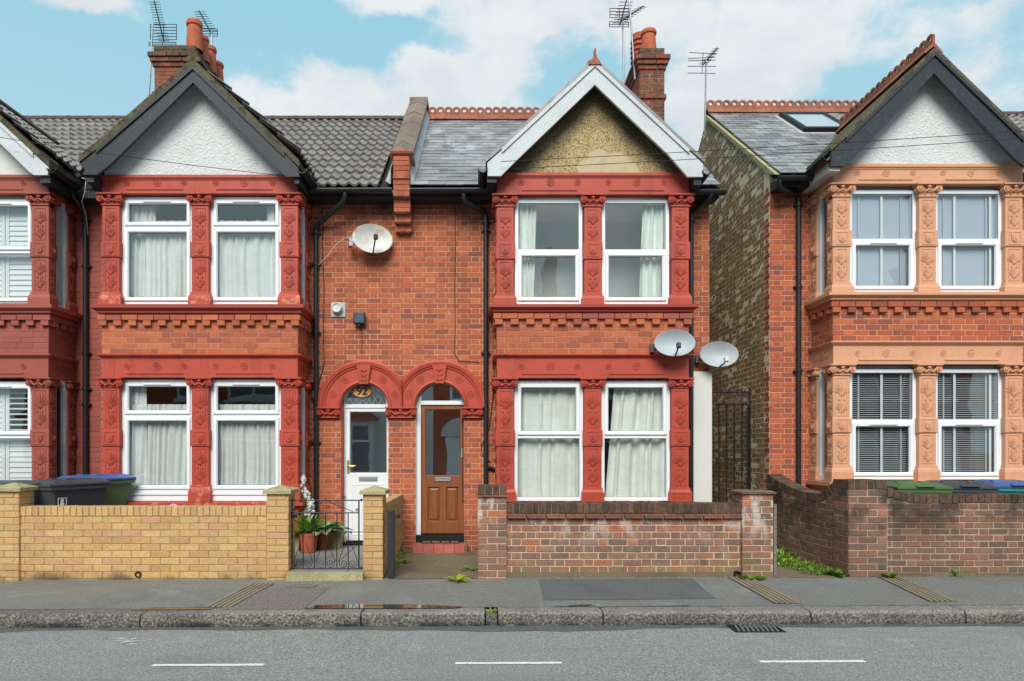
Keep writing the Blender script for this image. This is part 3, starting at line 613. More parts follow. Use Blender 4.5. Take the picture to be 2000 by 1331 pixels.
# ------------------------------------------------------------------ two-storey bay
PW = .243
def bay(H, L, pxl, pxr, py, mats, brickm, mortar, win, lip=True, painted_dent=False, sides=(True, True), base_orn=False):
    xl, xr = X(pxl, YB), X(pxr, YB); z = [Z(p, YB) for p in py]
    (friT, capT, capB, blkT, blkB, basT, basB, silB, brB, mouB, capT2, capB2, blkT2, blkB2, basT2, basB2, sil2B) = z
    paint, paint2, worn_ = mats
    fr = [.128, .28, .42, .58, .726, .87]
    for k, (zt, zb, cap) in enumerate(((friT, capT, True), (mouB, capT2, False))):
        m = MB()
        m.band(xl + .004, xr - .004, YB, YW, [(-.11, zb), (-.006, zb), (.0, zb + .006), (.0, zt - .07), (.012, zt - .062), (.012, zt - .05), (.028, zt - .04), (.028, zt), (-.11, zt)] if cap else [(-.11, zb), (-.006, zb), (.0, zb + .006), (.0, zt), (-.11, zt)])
        for i in range(2):
            a = xl + PW * .5 + i * (xr - xl - PW) / 2; b = a + (xr - xl - PW) / 2
            pts = [(a + .15, zb + .002), (a + .22, zb + .062), (b - .22, zb + .062), (b - .15, zb + .002)]
            m.prism(pts, YB - .014, YB + .01)
            m.box(a + .23, b - .23, YB - .026, YB, zb + .052, zb + .07)
        o = obj('frieze', m, paint, H)
        for i, f in enumerate(fr):
            big = i in (1, 4)
            obj('rosette', rosette_mesh(.052 if big else .04, big), paint, o, (xl + (xr - xl) * f, YB - .002, (zt + zb) / 2 + .025))
        for s in (0, 1):
            if sides[s] and not cap:
                for q, big in ((.17, 0), (.32, 1), (.47, 0)):
                    obj('rosette', rosette_mesh(.052 if big else .04, bool(big)), paint, o, ((xl - .002, xr + .002)[s], YB + q, (zt + zb) / 2 + .025), (0, 0, (-PI / 2, PI / 2)[s]))
    h = basB - silB; m = MB()
    m.band(xl, xr, YB, YW, [(-.2, silB), (.012, silB), (.03, silB + h * .12), (.052, silB + h * .18), (.052, silB + h * .36), (.082, silB + h * .5), (.105, silB + h * .62), (.105, basB - .004), (.09, basB), (-.2, basB + .004)])
    obj('cornice', m, paint2, H)
    m = MB(); h = brB - mouB
    m.band(xl, xr, YB, YW, [(-.1, mouB - .002), (.006, mouB), (.02, mouB + h * .2), (.045, mouB + h * .55), (.05, mouB + h * .7), (.05, brB - .006), (.0, brB + .008), (-.1, brB + .008)])
    obj('moulding', m, paint, H)
    m = MB(); h = basB2 - sil2B
    m.band(xl, xr, YB, YW, [(-.2, sil2B), (.02, sil2B), (.05, sil2B + h * .3), (.08, sil2B + h * .4), (.08, basB2 - .01), (-.2, basB2 + .004)])
    obj('sill', m, worn_, H)
    m = MB(); m.band(xl, xr, YB, YW, [(-.1, .0), (.0, .0), (.0, sil2B), (-.1, sil2B)]); obj('plinth', m, paint, H)
    # brick apron between the storeys with its dentil course
    m = MB(); m.band(xl, xr, YB, YW, [(-.1, brB + .002), (-.004, brB + .002), (-.004, silB - .002), (-.1, silB - .002)])
    ap = obj('apron', m, mortar, H)
    n = round((silB - brB) / .0778); ch = (silB - brB) / n; W = xr - xl
    lay(L, ap, brickm, (xl, YB), 0, W, brB, silB - 2 * ch, ch, phase=.06)
    lay(L, ap, brickm, (xl - .045, YB - .045), 0, W + .09, silB - ch, silB, ch, bond='stretch', d=.09)
    lay(L, ap, brickm, (xl, YB), 0, W, silB - 2 * ch, silB - ch, ch, bond='stretch')
    nd = round(W / .2); pitch = (W - .1) / (nd - 1) * 1.0
    for i in range(nd):
        x = xl + .05 - .02 + (i * (W - .06) / (nd - 1))
        L.put('dentil', brick_mesh(.108, ch - .008, .1), (x, YB - .048, silB - 1.5 * ch), (0, 0, 0), ap, brickm, .108 * ch * 2, Vector((0, -1, 0)))
    for s in (0, 1):
        if not sides[s]: continue
        th = (-PI / 2, PI / 2)[s]; O = ((xl, YW), (xr, YB))[s]
        lay(L, ap, brickm, O, th, YW - YB, brB, silB - ch, ch, phase=.12)
        lay(L, ap, brickm, (O[0] + (-.045, .045)[s], O[1] - .045 * s), th, YW - YB + .045, silB - ch, silB, ch, bond='stretch', d=.09)
        for i in range(3):
            L.put('dentil', brick_mesh(.108, ch - .008, .1), ((xl - .048, xr + .048)[s], YB + .1 + i * .2, silB - 1.5 * ch), (0, 0, th), ap, brickm, .1 * ch, Vector(((-1, 1)[s], 0, 0)))
    # piers and windows
    xs = [xl + PW / 2, (xl + xr) / 2, xr - PW / 2]
    for lvl in (0, 1):
        zz = (basB, basT, blkB, blkT, capB, capT) if lvl == 0 else (basB2, basT2, blkB2, blkT2, capB2, capT2)
        bo = base_orn and lvl == 1
        for i, x in enumerate(xs):
            o = pilaster(H, paint, worn_, (x, YB + .004, 0), 0, PW, .17 if i != 1 else .13, zz, bo)
            for s, k in ((0, 0), (1, 2)):
                if i == k and sides[s]:     # carving on the pier's return face
                    th = (-PI / 2, PI / 2)[s]; sx = (-1, 1)[s] * (PW / 2)
                    obj('capital', capital_mesh(.15, zz[5] - zz[4]), paint, o, (sx, .09, zz[4]), (0, 0, th))
                    for a, b in ((zz[1] + .045, zz[2] - .03), (zz[3] + .03, zz[4] - .035)):
                        obj('leaf_ornament', ornament_mesh(.1, b - a), paint, o, (sx, .09, a), (0, 0, th))
                    obj('shield', shield_mesh(), paint, o, (sx + (-.014, .014)[s], .085, (zz[2] + zz[3]) / 2), (0, 0, th), (.6, 1, .9))
        for s in (0, 1):
            if sides[s]:
                th = (-PI / 2, PI / 2)[s]
                pilaster(H, paint, worn_, ((xl, xr)[s], YW - .09, 0), th, .17, .12, zz)
                xx = (xl + .05, xr - .05)[s]; m = MB()
                m.box(xx - .03, xx + .03, YB + .16, YB + .21, zz[0], zz[5]); m.box(xx - .03, xx + .03, YB + .40, YB + .47, zz[0], zz[5])
                m.box(xx - .029, xx + .029, YB + .2, YB + .41, zz[0], zz[0] + .07); m.box(xx - .029, xx + .029, YB + .2, YB + .41, zz[5] - .07, zz[5])
                w = obj('side_window', m, Mt['upvc'], H)
                m = MB(); m.box(xx - .008, xx + .008, YB + .2, YB + .41, zz[0] + .06, zz[5] - .06); obj('pane', m, Mt['glass'], w)
            else:
                xx = (xl + .03, xr - .03)[s]; m = MB(); m.box(xx - .028, xx + .028, YB + .15, YW, zz[0], zz[5]); obj('cheek', m, paint, H)
        for i in (0, 1):
            win(H, lvl, i, xs[i] + PW / 2 - .004, xs[i + 1] - PW / 2 + .004, zz[0], zz[5])
    return xl, xr, z
# ------------------------------------------------------------------ roofs
def wave_tile_mesh():
    def mk():
        m = MB(); n = 12; w = .302; L_ = .40; top = []; bot = []
        for i in range(n + 1):
            u = i / n; x = -w / 2 + w * u
            h = .034 * max(0.0, math.sin(2 * PI * (u * 2 + .1))) ** .8 if math.sin(2 * PI * (u * 2 + .1)) > 0 else -.004
            top.append((x, h + .036)); bot.append((x, h + .004))
        vs = [(x, 0, z) for x, z in top] + [(x, L_, z - .032) for x, z in top] + [(x, 0, z) for x, z in bot]
        k = n + 1
        m.add(vs, [(i, i + 1, k + i + 1, k + i) for i in range(n)] + [(2 * k + i, 2 * k + i + 1, i + 1, i) for i in range(n)])
        return m.mesh('tile', smooth=.6)
    return cached('wave', mk)
def slate_mesh(w, g):
    def mk():
        m = MB(); m.box(-w / 2 + .003, w / 2 - .003, 0, g * 2.05, .0, .011); return m.mesh('slate')
    return cached(('slate', w, g), mk)
def main_roof(H, L, x0, x1, ye, ze, yr, zr, kind, skip, label=None):
    a = math.atan2(zr - ze, yr - ye); ca, sa = math.cos(a), math.sin(a); ln = math.hypot(zr - ze, yr - ye)
    m = MB(); yb = yr + (yr - ye)
    prof = [(ye + .02, ze - .04), (yr, zr - .03), (yb, ze - .03), (yb, ze - .10), (yr, zr - .12), (ye + .06, ze - .10)]
    m.loops([[(x, p[0], p[1]) for p in prof] for x in (x0, x1)], cap=(True, True))
    o = obj('roof', m, Mt['underlay'], H, label=label); nrm = Vector((0, -sa, ca)); rx = math.atan2
    if kind == 'slate':
        g, w = .178, .255; rows = int(ln / g)
        for r in range(rows + 1):
            s = r * g - .03; x = x0 - (w / 2 if r % 2 else 0)
            while x < x1:
                a0, a1 = max(x, x0), min(x + w, x1); x += w
                if a1 - a0 < .06: continue
                xc = (a0 + a1) / 2; y, zz = ye + ca * s, ze + sa * s
                if s + g > ln + .05 or skip(xc, y + ca * g * .5, zz + sa * g * .5): continue
                L.put('slate', slate_mesh(round(a1 - a0, 2), g), (xc, y - nrm.y * -.004, zz + .016 + R.uniform(0, .006)), (a - .045 + R.uniform(-.012, .012), 0, R.uniform(-.008, .008)), o, Mt['slate'], (a1 - a0) * g, nrm)
    else:
        g, w = .315, .30; rows = int(ln / g)
        for r in range(rows + 1):
            s = r * g - .05; x = x0 + .15
            while x < x1 - .1:
                y, zz = ye + ca * s, ze + sa * s; xc = x; x += w
                if s + g > ln + .2 or skip(xc, y + ca * g * .5, zz + sa * g * .5): continue
                L.put('tile', wave_tile_mesh(), (xc, y, zz + .0 + R.uniform(0, .004)), (a - .045, 0, R.uniform(-.006, .006)), o, Mt['ctile'], w * g, nrm)
    return o
def crest_mesh(n=2, u=.152):
    def mk():
        m = MB()
        for k in range(n):
            x0 = (k - n / 2) * u; cx = x0 + u / 2; hz = .112; hr = .035; N = 16; t = .016
            # plate with a round hole: outline points matched to hole points by angle
            out = []
            for i in range(N):
                an = 2 * PI * i / N; dx, dz = math.cos(an), math.sin(an)
                cand = []
                if dx: cand.append(abs((u / 2 - .001) / dx))
                lim = (hz - .02) if dz < 0 else .07
                if dz: cand.append(abs(lim / dz))
                t1 = min(cand)
                if dz > 0:                      # bevelled shoulders
                    den = abs(dx) + dz; t1 = min(t1, .106 / den)
                out.append((cx + dx * t1, hz + dz * t1))
            inn = [(cx + hr * math.cos(2 * PI * i / N), hz + hr * math.sin(2 * PI * i / N)) for i in range(N)]
            m.loops([[(p[0], -t, p[1]) for p in inn], [(p[0], -t, p[1]) for p in out], [(p[0], t, p[1]) for p in out], [(p[0], t, p[1]) for p in inn]], close=True)
        hw = n * u / 2 - .002
        m.loops([[(x, y, z) for y, z in ((-.13, -.10), (-.02, .03), (.02, .03), (.13, -.10), (.115, -.11), (0, -.01), (-.115, -.11))] for x in (-hw, hw)], cap=(True, True))
        return m.mesh('ridge_tile')
    return cached(('crest', n), mk)
def gable(H, apex, left, right, kicks, ybk, matb, mato, wallm, xl, xr, friT, inner, yv=9.30, soffit='barge_white', lift=7, matedge=None):
    """apex/left/right: outer top points of the boards in measured pixels; inner: lower edge points (left tip, left tip inner, left inner, apex inner, right inner, right tip inner, right tip)"""
    P = lambda p: (X(p[0], yv), Z(p[1], yv))
    ap = P(apex); lf = P(left); rt = P(right); kl, kr = P(kicks[0]), P(kicks[1])
    lt, lti, li, ai, ri, rti, rtt = [P(p) for p in inner]
    m = MB(); m.prism([ap, kl, lf, lt, lti, li, ai], yv, yv + .045); b = obj('bargeboard', m, matb, H)
    m = MB(); m.prism([ap, ai, ri, rti, rtt, rt, kr], yv + .001, yv + .046); obj('bargeboard', m, matb, H)
    for pts, k in (((kl, ap), 1), ((ap, kr), -1)):   # planted moulding along the top edge
        m = MB(); (x0, z0), (x1, z1) = pts
        m.prism([(x0, z0 + .005), (x1, z1 + .005), (x1, z1 - .055), (x0, z0 - .055)], yv - .022, yv + .002); obj('bargeboard_moulding', m, matb, H)
    up = lift * yv / F
    o_ = [(lf[0] - .02, lf[1] + .0), kl, ap, kr, (rt[0] + .02, rt[1])]
    top = [(p[0], p[1] + up + .035) for p in o_]; bot = [(p[0], p[1] + .006) for p in o_]
    m = MB(); m.prism(top + bot[::-1], yv - .02, ybk); rf = obj('gable_roof', m, mato, H)
    m = MB(); s1 = [(p[0], p[1] + .004) for p in (kl, ap, kr)]; s2 = [(p[0], p[1] - .03) for p in (kl, ap, kr)]
    m.prism(s1 + s2[::-1], yv + .05, YB + .3); obj('soffit', m, Mt[soffit], H)
    m = MB(); sl = (ap[1] - kl[1]) / (ap[0] - kl[0]); zt = ap[1] - .01
    m.prism([(xl + .03, friT + .002), (xr - .03, friT + .002), (ap[0] + (xr - xl) * .5 - .05, zt - sl * ((xr - xl) * .5 - .05)), (ap[0], zt), (ap[0] - (xr - xl) * .5 + .05, zt - sl * ((xr - xl) * .5 - .05))], YB + .004, YB + .1)
    obj('gable_wall', m, wallm, H)
    return ap, sl, kl, kr, rf
def gable_tiles(L, rf, ap, kl, side, yv, ybk_fn, kind, lift=7):
    """courses of tiles on one slope of a gable roof (side -1 left, 1 right)"""
    dx = (ap[0] - kl[0]); a = math.atan2(ap[1] - kl[1], dx); ln = math.hypot(dx, ap[1] - kl[1]) * 1.1; g = .315 if kind == 'tile' else .178
    up = lift * yv / F + .012
    for r in range(int(ln / g) + 1):
        s = ln - r * g - g   # distance down slope of the tail measured from apex
        s = ln - (r + 0) * g
        if s < .34: continue
        x = ap[0] + side * math.cos(a) * s; zz = ap[1] + up - math.sin(a) * s
        y = yv + .12
        while y < ybk_fn(zz):
            th = (-PI / 2) if side < 0 else PI / 2
            # local +y runs up the slope: towards the ridge
            rz = -PI / 2 if side < 0 else PI / 2
            n = Vector((side * math.sin(a), 0, math.cos(a)))
            me = wave_tile_mesh() if kind == 'tile' else slate_mesh(.255, .178)
            L.put('tile' if kind == 'tile' else 'slate', me, (x, y, zz), (a - .04, 0, rz), rf, Mt['ctile' if kind == 'tile' else 'slate'], g * .3, n)
            y += .30 if kind == 'tile' else .255
def pot_mesh(h, r, louvre=False):
    def mk():
        m = MB()
        if louvre:
            prof = [(r * .95, 0), (r, .03)]
            for i in range(5): z = .06 + i * h * .15; prof += [(r * .86, z), (r * .86, z + h * .06), (r * 1.08, z + h * .07), (r * 1.02, z + h * .12)]
            prof += [(r * .95, h * .9), (r * .95, h * .96), (r * .7, h)]
            m.lathe(prof, n=22, cap=(False, True))
        else:
            m.lathe([(r * 1.12, 0), (r * 1.08, h * .3), (r * .95, h * .78), (r * .93, h * .8), (r * 1.1, h * .84), (r * 1.12, h * .93), (r * 1.02, h), (r * .8, h), (r * .78, h * .6)], n=22, cap=(False, True))
        return m.mesh('chimney_pot', smooth=.6)
    return cached(('pot', h, r, louvre), mk)
def chimney(H, L, x0, x1, y0, y1, zb, zt, pots, mossy):
    m = MB(); m.box(x0 + .006, x1 - .006, y0 + .006, y1 - .006, zb, zt - .02)
    o = obj('chimney', m, Mt['mortar_dark'], H); W, D = x1 - x0, y1 - y0; ch = .077
    def rows(za, zc, pr, mats, bond='flemish'):
        for O, th, ln in (((x0 - pr, y0 - pr), 0, W + 2 * pr), ((x1 + pr, y0 - pr), PI / 2, D + 2 * pr), ((x0 - pr, y1 + pr), -PI / 2, D + 2 * pr)):
            lay(L, o, mats, O, th, ln, za, zc, ch, bond, d=.05 + pr)
        if pr > .02:
            q = MB(); q.box(x0 - pr + .05, x1 + pr - .05, y0 - pr + .05, y1 + pr - .05, zc - .012, zc - .004); obj('flaunching', q, Mt['moss'], o)
    zs = zt - .9
    rows(zb, zs, 0, Mt['chimb']); rows(zs, zs + ch, .03, Mt['chimb'], 'stretch'); rows(zs + ch, zt - 5 * ch, 0, Mt['chimb'])
    rows(zt - 5 * ch, zt - 4 * ch, .025, Mt['chimb'], 'stretch'); rows(zt - 4 * ch, zt - 3 * ch, .055, Mt['chimb'], 'stretch')
    rows(zt - 3 * ch, zt - 2 * ch, .085, Mt['mossb'] if mossy else Mt['chimb'], 'stretch'); rows(zt - 2 * ch, zt, .0 if not mossy else .01, Mt['mossb'], 'stretch')
    q = MB(); xm, ym = (x0 + x1) / 2, (y0 + y1) / 2
    q.loops([[(x0 + .02, y0 + .02, zt - .03), (x1 - .02, y0 + .02, zt - .03), (x1 - .02, y1 - .02, zt - .03), (x0 + .02, y1 - .02, zt - .03)], [(xm - .1, y0 + .15, zt + .05), (xm + .1, y0 + .15, zt + .05), (xm + .1, y1 - .15, zt + .05), (xm - .1, y1 - .15, zt + .05)]], cap=(True, True))
    obj('flaunching', q, Mt['moss'], o)
    for x, y, h, r, lv in pots: obj('chimney_pot', pot_mesh(h, r, lv), Mt['pot'], o, (x, y, zt - .01))
    return o
def pipe(H, pts, r=.036, name='downpipe', collars=(), mat='black'):
    m = MB(); m.tube(pts, r, 12); o = obj(name, m.mesh(name, smooth=.8), Mt[mat], H)
    for p in collars:
        q = MB(); q.lathe([(r * 1.0, -.03), (r * 1.25, -.026), (r * 1.25, .026), (r * 1.0, .03)], p, 14); q.box(p[0] - r * 1.9, p[0] + r * 1.9, p[1] + r * .2, p[1] + r * 2.2, p[2] - .012, p[2] + .012)
        obj('pipe_collar', q.mesh('pipe_collar', smooth=.6), Mt[mat], o)
    return o
def gutter(H, p0, p1, r=.058):
    p0, p1 = Vector(p0), Vector(p1); t = (p1 - p0).normalized(); a = t.cross(Vector((0, 0, 1))).normalized(); n = 9
    sec = [(math.cos(PI + PI * i / n) * r, math.sin(PI + PI * i / n) * r) for i in range(n + 1)]
    sec2 = [(x * .9, y * .9) for x, y in sec[::-1]]
    prof = [(-r * 1.08, .004), (-r * 1.08, -.012)] + sec[1:-1] + [(r * 1.08, -.012), (r * 1.08, .004)] + [(r * .88, .0)] + sec2[1:-1] + [(-r * .88, 0)]
    m = MB(); m.loops([[p + a * u + Vector((0, 0, v)) for u, v in prof] for p in (p0, p1)], cap=(True, True))
    return obj('gutter', m, Mt['black'], H)
# ------------------------------------------------------------------ ground
SL = 0.0045                                   # the street climbs gently to the right
def g(x): return SL * x
def sheet(name, pts, z, mat, parent=None, nx=1):
    m = MB(); m.add([(p[0], p[1], z + g(p[0])) for p in pts], [tuple(range(len(pts)))])
    return obj(name, m.mesh(name, recalc=False), mat, parent)
BIG = 400
struct(sheet('ground', [(-BIG, -BIG), (BIG, -BIG), (BIG, BIG), (-BIG, BIG)], -.06, Mt['concrete']))
road = struct(sheet('road', [(-60, -1.6), (60, -1.6), (60, 6.24), (-60, 6.24)], 0.0, Mt['asphalt']))
def marking(px0, px1, py):
    y = ZC * F / (py - CY); x0, x1 = X(px0, y), X(px1, y); m = MB(); n = 14
    top = [(x0 + (x1 - x0) * i / n, y + .024 + R.uniform(-.004, .004)) for i in range(n + 1)]; bot = [(x0 + (x1 - x0) * i / n, y - .024 + R.uniform(-.004, .004)) for i in range(n + 1)]
    m.add([(p[0], p[1], .004 + g(p[0])) for p in top + bot], [(i, i + 1, n + 2 + i, n + 1 + i) for i in range(n)])
    obj('lane_marking', m, Mt['paint'], road)
for a in ((298, 516, 1297.5), (889, 1097, 1296.5), (1484, 1690, 1296), (-300, -80, 1298), (2080, 2290, 1295)): marking(*a)
pav = struct(sheet('pavement', [(-60, 6.46), (60, 6.46), (60, 7.99), (-60, 7.99)], PAV, Mt['pave']))
kerb = thing('kerb', '', ''); del kerb['label'], kerb['category']; struct(kerb)
def kerb_mesh(ln, seed):
    r = random.Random(seed); m = MB(); n = 16; ls = []
    for i in range(n + 1):
        x = -ln / 2 + ln * i / n; j = lambda s: r.uniform(-s, s)
        ls.append([(x, .25, -.2), (x, .008 + j(.004), -.2), (x, .0 + j(.006), .02), (x, -.004 + j(.006), .07 + j(.006)), (x, .006 + j(.003), .105 + j(.003)), (x, .028 + j(.004), .121), (x, .22, .122), (x, .25, .115)])
    m.loops(ls, cap=(True, True)); return m.mesh('kerb_stone', smooth=.5)
kx = [-40] + [X(p, 6.23) for p in (-830, -420, -160, 275, 705, 948)]; kx2 = [X(p, 6.23) for p in (972, 1178, 1583, 1885, 2290, 2700)] + [40]
for lst in (kx, kx2):
    for i in range(len(lst) - 1):
        a, b = lst[i], lst[i + 1]
        obj('kerb_stone', kerb_mesh(b - a - .014, i), Mt['granite'][0], kerb, ((a + b) / 2, 6.22, g((a + b) / 2)), (0, -SL, R.uniform(-.002, .002)))
m = MB(); a, b = X(948, 6.23), X(972, 6.23); m.box(a + .005, b - .005, 6.27, 6.46, -.1, .10); m.box(a + .006, b - .006, 6.245, 6.275, -.1, .085); obj('kerb_filler', m, Mt['granite'][0], kerb)
struct(obj('far_kerb', (lambda m: (m.box(-40, 40, -1.85, -1.6, -.2, .12), m)[1])(MB()), Mt['granite'][0]))
struct(sheet('far_pavement', [(-60, -4.2), (60, -4.2), (60, -1.85), (-60, -1.85)], PAV, Mt['pave']))
struct(sheet('front_yard', [(-60, 7.98), (60, 7.98), (60, 18), (-60, 18)], PAV - .004, Mt['concrete']))
def ppt(px, py, z): # a measured point on ground of height z
    y = (ZC - z) * F / (py - CY); return (X(px, y), y)
def patch(name, pts, mat, dz=.004): return sheet(name, [ppt(px, py, PAV + g((px - CX) / 170)) for px, py in pts], PAV + dz, Mt[mat], pav)
patch('tarmac_patch', [(1052, 1132), (1352, 1131), (1398, 1170), (1062, 1173)], 'patch')
patch('tarmac_patch', [(522, 1146), (644, 1148), (590, 1192), (428, 1192)], 'patch_pink')
patch('tarmac_patch', [(575, 1142), (622, 1143), (612, 1149), (560, 1148)], 'patch_pink', .007)
patch('tarmac_patch', [(1160, 1176), (1330, 1172), (1350, 1184), (1150, 1187)], 'pave', .007)
def puddle(pts, dz=.010):
    n = 40; P = [Vector(ppt(*p, PAV)) for p in pts]; out = []
    for i, p in enumerate(P):
        q = P[(i + 1) % len(P)]
        for k in range(6):
            v = p.lerp(q, k / 6); out.append((v.x + R.uniform(-.02, .02), v.y + R.uniform(-.008, .008)))
    o = sheet('puddle', out, PAV + dz, Mt['water'])
    o['kind'] = 'stuff'; return o
puddle([(596, 1189.5), (612, 1183), (700, 1181), (820, 1183), (905, 1187), (890, 1190)])
puddle([(248, 1190.5), (300, 1186), (400, 1185), (416, 1190)])
puddle([(1080, 1187), (1150, 1183), (1166, 1186)])
m = MB(); y0 = 6.0
def drain_strip(px, py0, px1, py1):
    a = Vector(ppt(px, py0, PAV)); b = Vector(ppt(px1, py1, PAV)); xm = (a.x + b.x) / 2; tilt = (b.x - a.x); m = MB(); W = .26
    for k in range(5):
        u0 = -W / 2 + k * W / 5
        m.add([(a.x + u0, a.y, PAV + .005 + g(a.x)), (a.x + u0 + W / 5 * .62, a.y, PAV + .005 + g(a.x)), (b.x + u0 + W / 5 * .62, b.y, PAV + .005 + g(b.x)), (b.x + u0, b.y, PAV + .005 + g(b.x)),
               (a.x + u0, a.y, PAV + .013 + g(a.x)), (a.x + u0 + W / 5 * .62, a.y, PAV + .013 + g(a.x)), (b.x + u0 + W / 5 * .62, b.y, PAV + .013 + g(b.x)), (b.x + u0, b.y, PAV + .013 + g(b.x))],
              [(4, 5, 6, 7), (0, 1, 5, 4), (1, 2, 6, 5), (2, 3, 7, 6), (3, 0, 4, 7)])
    o = obj('drain_strip', m, Mt['strip'], pav)
    q = MB(); q.add([(a.x - W / 2 - .01, a.y, PAV + .006 + g(a.x)), (a.x + W / 2, a.y, PAV + .006 + g(a.x)), (b.x + W / 2, b.y, PAV + .006 + g(b.x)), (b.x - W / 2 - .01, b.y, PAV + .006 + g(b.x))], [(0, 1, 2, 3)])
    obj('drain_bed', q.mesh('drain_bed', recalc=False), Mt['patch'], o)
drain_strip(515, 1139, 428, 1185); drain_strip(1446, 1131, 1541, 1183); drain_strip(1737, 1131, 1843, 1180)
m = MB(); n = 60; tp = []
for i in range(n + 1):
    x = -7 + 15 * i / n; tp.append((x, 6.2 - (.05 + .10 * max(0, math.sin(x * 1.1 + 1.2)) + R.uniform(0, .05))))
m.add([(p[0], p[1], .003 + g(p[0])) for p in tp] + [(p[0], 6.235, .003 + g(p[0])) for p in tp], [(i, i + 1, n + 2 + i, n + 1 + i) for i in range(n)])
obj('damp_channel', m.mesh('damp_channel', recalc=False), Mt['damp'], road)
m = MB()
for i in range(34):
    px, py = R.gauss(252, 16), R.gauss(1250, 4); y = ZC * F / (py - CY); x = X(px, y); w = R.uniform(.01, .045)
    m.add([(x - w, y, .004 + g(x)), (x, y - w * .4, .004 + g(x)), (x + w, y + R.uniform(-.01, .01), .004 + g(x)), (x + w * .2, y + w * .4, .004 + g(x))], [(0, 1, 2, 3)])
o = obj('paint_splash', m.mesh('paint_splash', recalc=False), Mt['speck'], road); o['kind'] = 'stuff'
# road gully
gx0, gx1 = X(1432, 6.02), X(1530, 6.02); gy0, gy1 = 5.96, 6.2
gl = thing('road_gully', 'black iron gully grating set in the road beside the kerb', 'drain', ((gx0 + gx1) / 2, 6.1, 0))
m = MB(); m.ring(gx0, gx1, gy0, gy1, [(0, -.02), (0, .008), (.018, .008), (.018, -.02)]); mm = m.mesh('frame')
for v in mm.vertices: v.co = (v.co.x, v.co.z, v.co.y + g(gx0))
obj('frame', mm, Mt['iron'], gl)
m = MB(); m.box(gx0 + .01, gx1 - .01, gy0 + .01, gy1 - .01, .001, .0035 + g(gx0)); obj('pit', m, Mt['tyre'], gl)
for i in range(9):
    x = gx0 + .03 + i * (gx1 - gx0 - .06) / 9; m = MB(); m.slab([(x, gy0 + .015), (x + .018, gy0 + .015), (x + .058, gy1 - .015), (x + .04, gy1 - .015)], .004, .011 + g(gx0)); obj('bar', m, Mt['alu'], gl)
# ------------------------------------------------------------------ houses
PARTY = X(785, YW); PARTY_L = -5.67; END = X(1385, YW)
EAV, YE, RIDGE, YR = 5.45, 9.88, 7.93, 13.02
def wall_slab(name, H, pts, mat, y0=YW + .004, y1=YW + .24):
    m = MB(); m.prism(pts, y0, y1); return obj(name, m, mat, H)
SPR = Z(796, YW)
def arch_pts(cx, r, n=18): return [(cx + r * math.cos(PI - PI * i / n), SPR + r * math.sin(PI - PI * i / n)) for i in range(n + 1)]
def arch_cut(x_off, cx, r, R_):
    def f(zc):
        if zc < SPR: return [(cx - r - x_off, cx + r - x_off)]
        h = zc - SPR
        if h < R_: w = math.sqrt(R_ * R_ - h * h); return [(cx - w - x_off, cx + w - x_off)]
        return []
    return f
def archivolt(H, cx, mid, side, mat, r=.352, Ro=.70):
    """moulded arch ring; where the two arches meet it is trimmed at the party line (side: +1 trims to the right)"""
    prof = [(r, .02), (r, -.035), (r + .02, -.055), (r + .045, -.05), (r + .055, -.03), (r + .065, -.03), (Ro - .12, -.03), (Ro - .11, -.045), (Ro - .085, -.05), (Ro - .075, -.065), (Ro - .03, -.075), (Ro, -.06), (Ro, .02)]
    n = 36; ls = []
    for i in range(n + 1):
        a = PI * i / n; l = []
        for q, y in prof:
            x = cx + q * math.cos(a); 
            if side > 0: x = min(x, mid)
            else: x = max(x, mid)
            l.append((x, YW + y, SPR + q * math.sin(a)))
        ls.append(l)
    m = MB(); k = len(prof)
    for i in range(n):
        for j in range(k - 1): m.add([ls[i][j], ls[i][j + 1], ls[i + 1][j + 1], ls[i + 1][j]], [(0, 1, 2, 3)])
    m.add(ls[0], [tuple(range(k))]); m.add(ls[n], [tuple(range(k))])
    o = obj('door_arch', m.mesh('door_arch', smooth=.5), mat, H)
    for d in (22, 55, 125, 158):
        a = math.radians(d); rr = (r + Ro) / 2 - .03
        x = cx + rr * math.cos(a)
        obj('rosette', rosette_mesh(.052, d in (22, 158)), mat, o, (x, YW - .032, SPR + rr * math.sin(a)))
    q = MB(); zb, zt = SPR + r - .01, SPR + Ro - .08
    q.prism([(cx - .062, zb), (cx + .062, zb), (cx + .105, zt), (cx - .105, zt)], YW - .085, YW)
    q.prism([(cx - .048, zb + .016), (cx + .048, zb + .016), (cx + .085, zt - .016), (cx - .085, zt - .016)], YW - .079, YW)
    for i, (dx, dz, a) in enumerate(((-.03, .06, .7), (.03, .06, -.7), (-.025, .13, .5), (.03, .13, -.6), (0, .2, 0), (-.03, .2, .9), (.03, .2, -.9))):
        q.ell((cx + dx, YW - .088, zb + dz), .016, .014, .034, 6, 4, a)
    obj('keystone', q, mat, o)
    return o
def impost(H, x0, x1, mat):
    zb, zt = Z(817, YW), SPR - .002; w = x1 - x0
    m = MB(); m.box(x0 + .01, x1 - .01, YW - .035, YW + .1, zb, zt); o = obj('impost', m, mat, H)
    obj('capital', capital_mesh(round(w - .12, 2), zt - zb), mat, o, ((x0 + x1) / 2, YW - .035, zb))
def weave_skip(gabs):
    def f(x, y, zz):
        for xc, za, sl in gabs:
            if y < 12.2 and za - abs(x - xc) * sl > zz + .10: return True
        return False
    return f
def simple_cut(*iv):
    return lambda zc: [(a, b) for a, b, z0, z1 in iv if z0 < zc < z1]
PYL = (343, 379, 401, 473, 503, 573, 597, 616, 692, 700, 738, 757, 840, 872, 950, 980, 992)
PYC = (339, 381, 404, 473, 507, 575, 597, 613, 692, 700, 739, 758, 840, 872, 955, 982, 993)
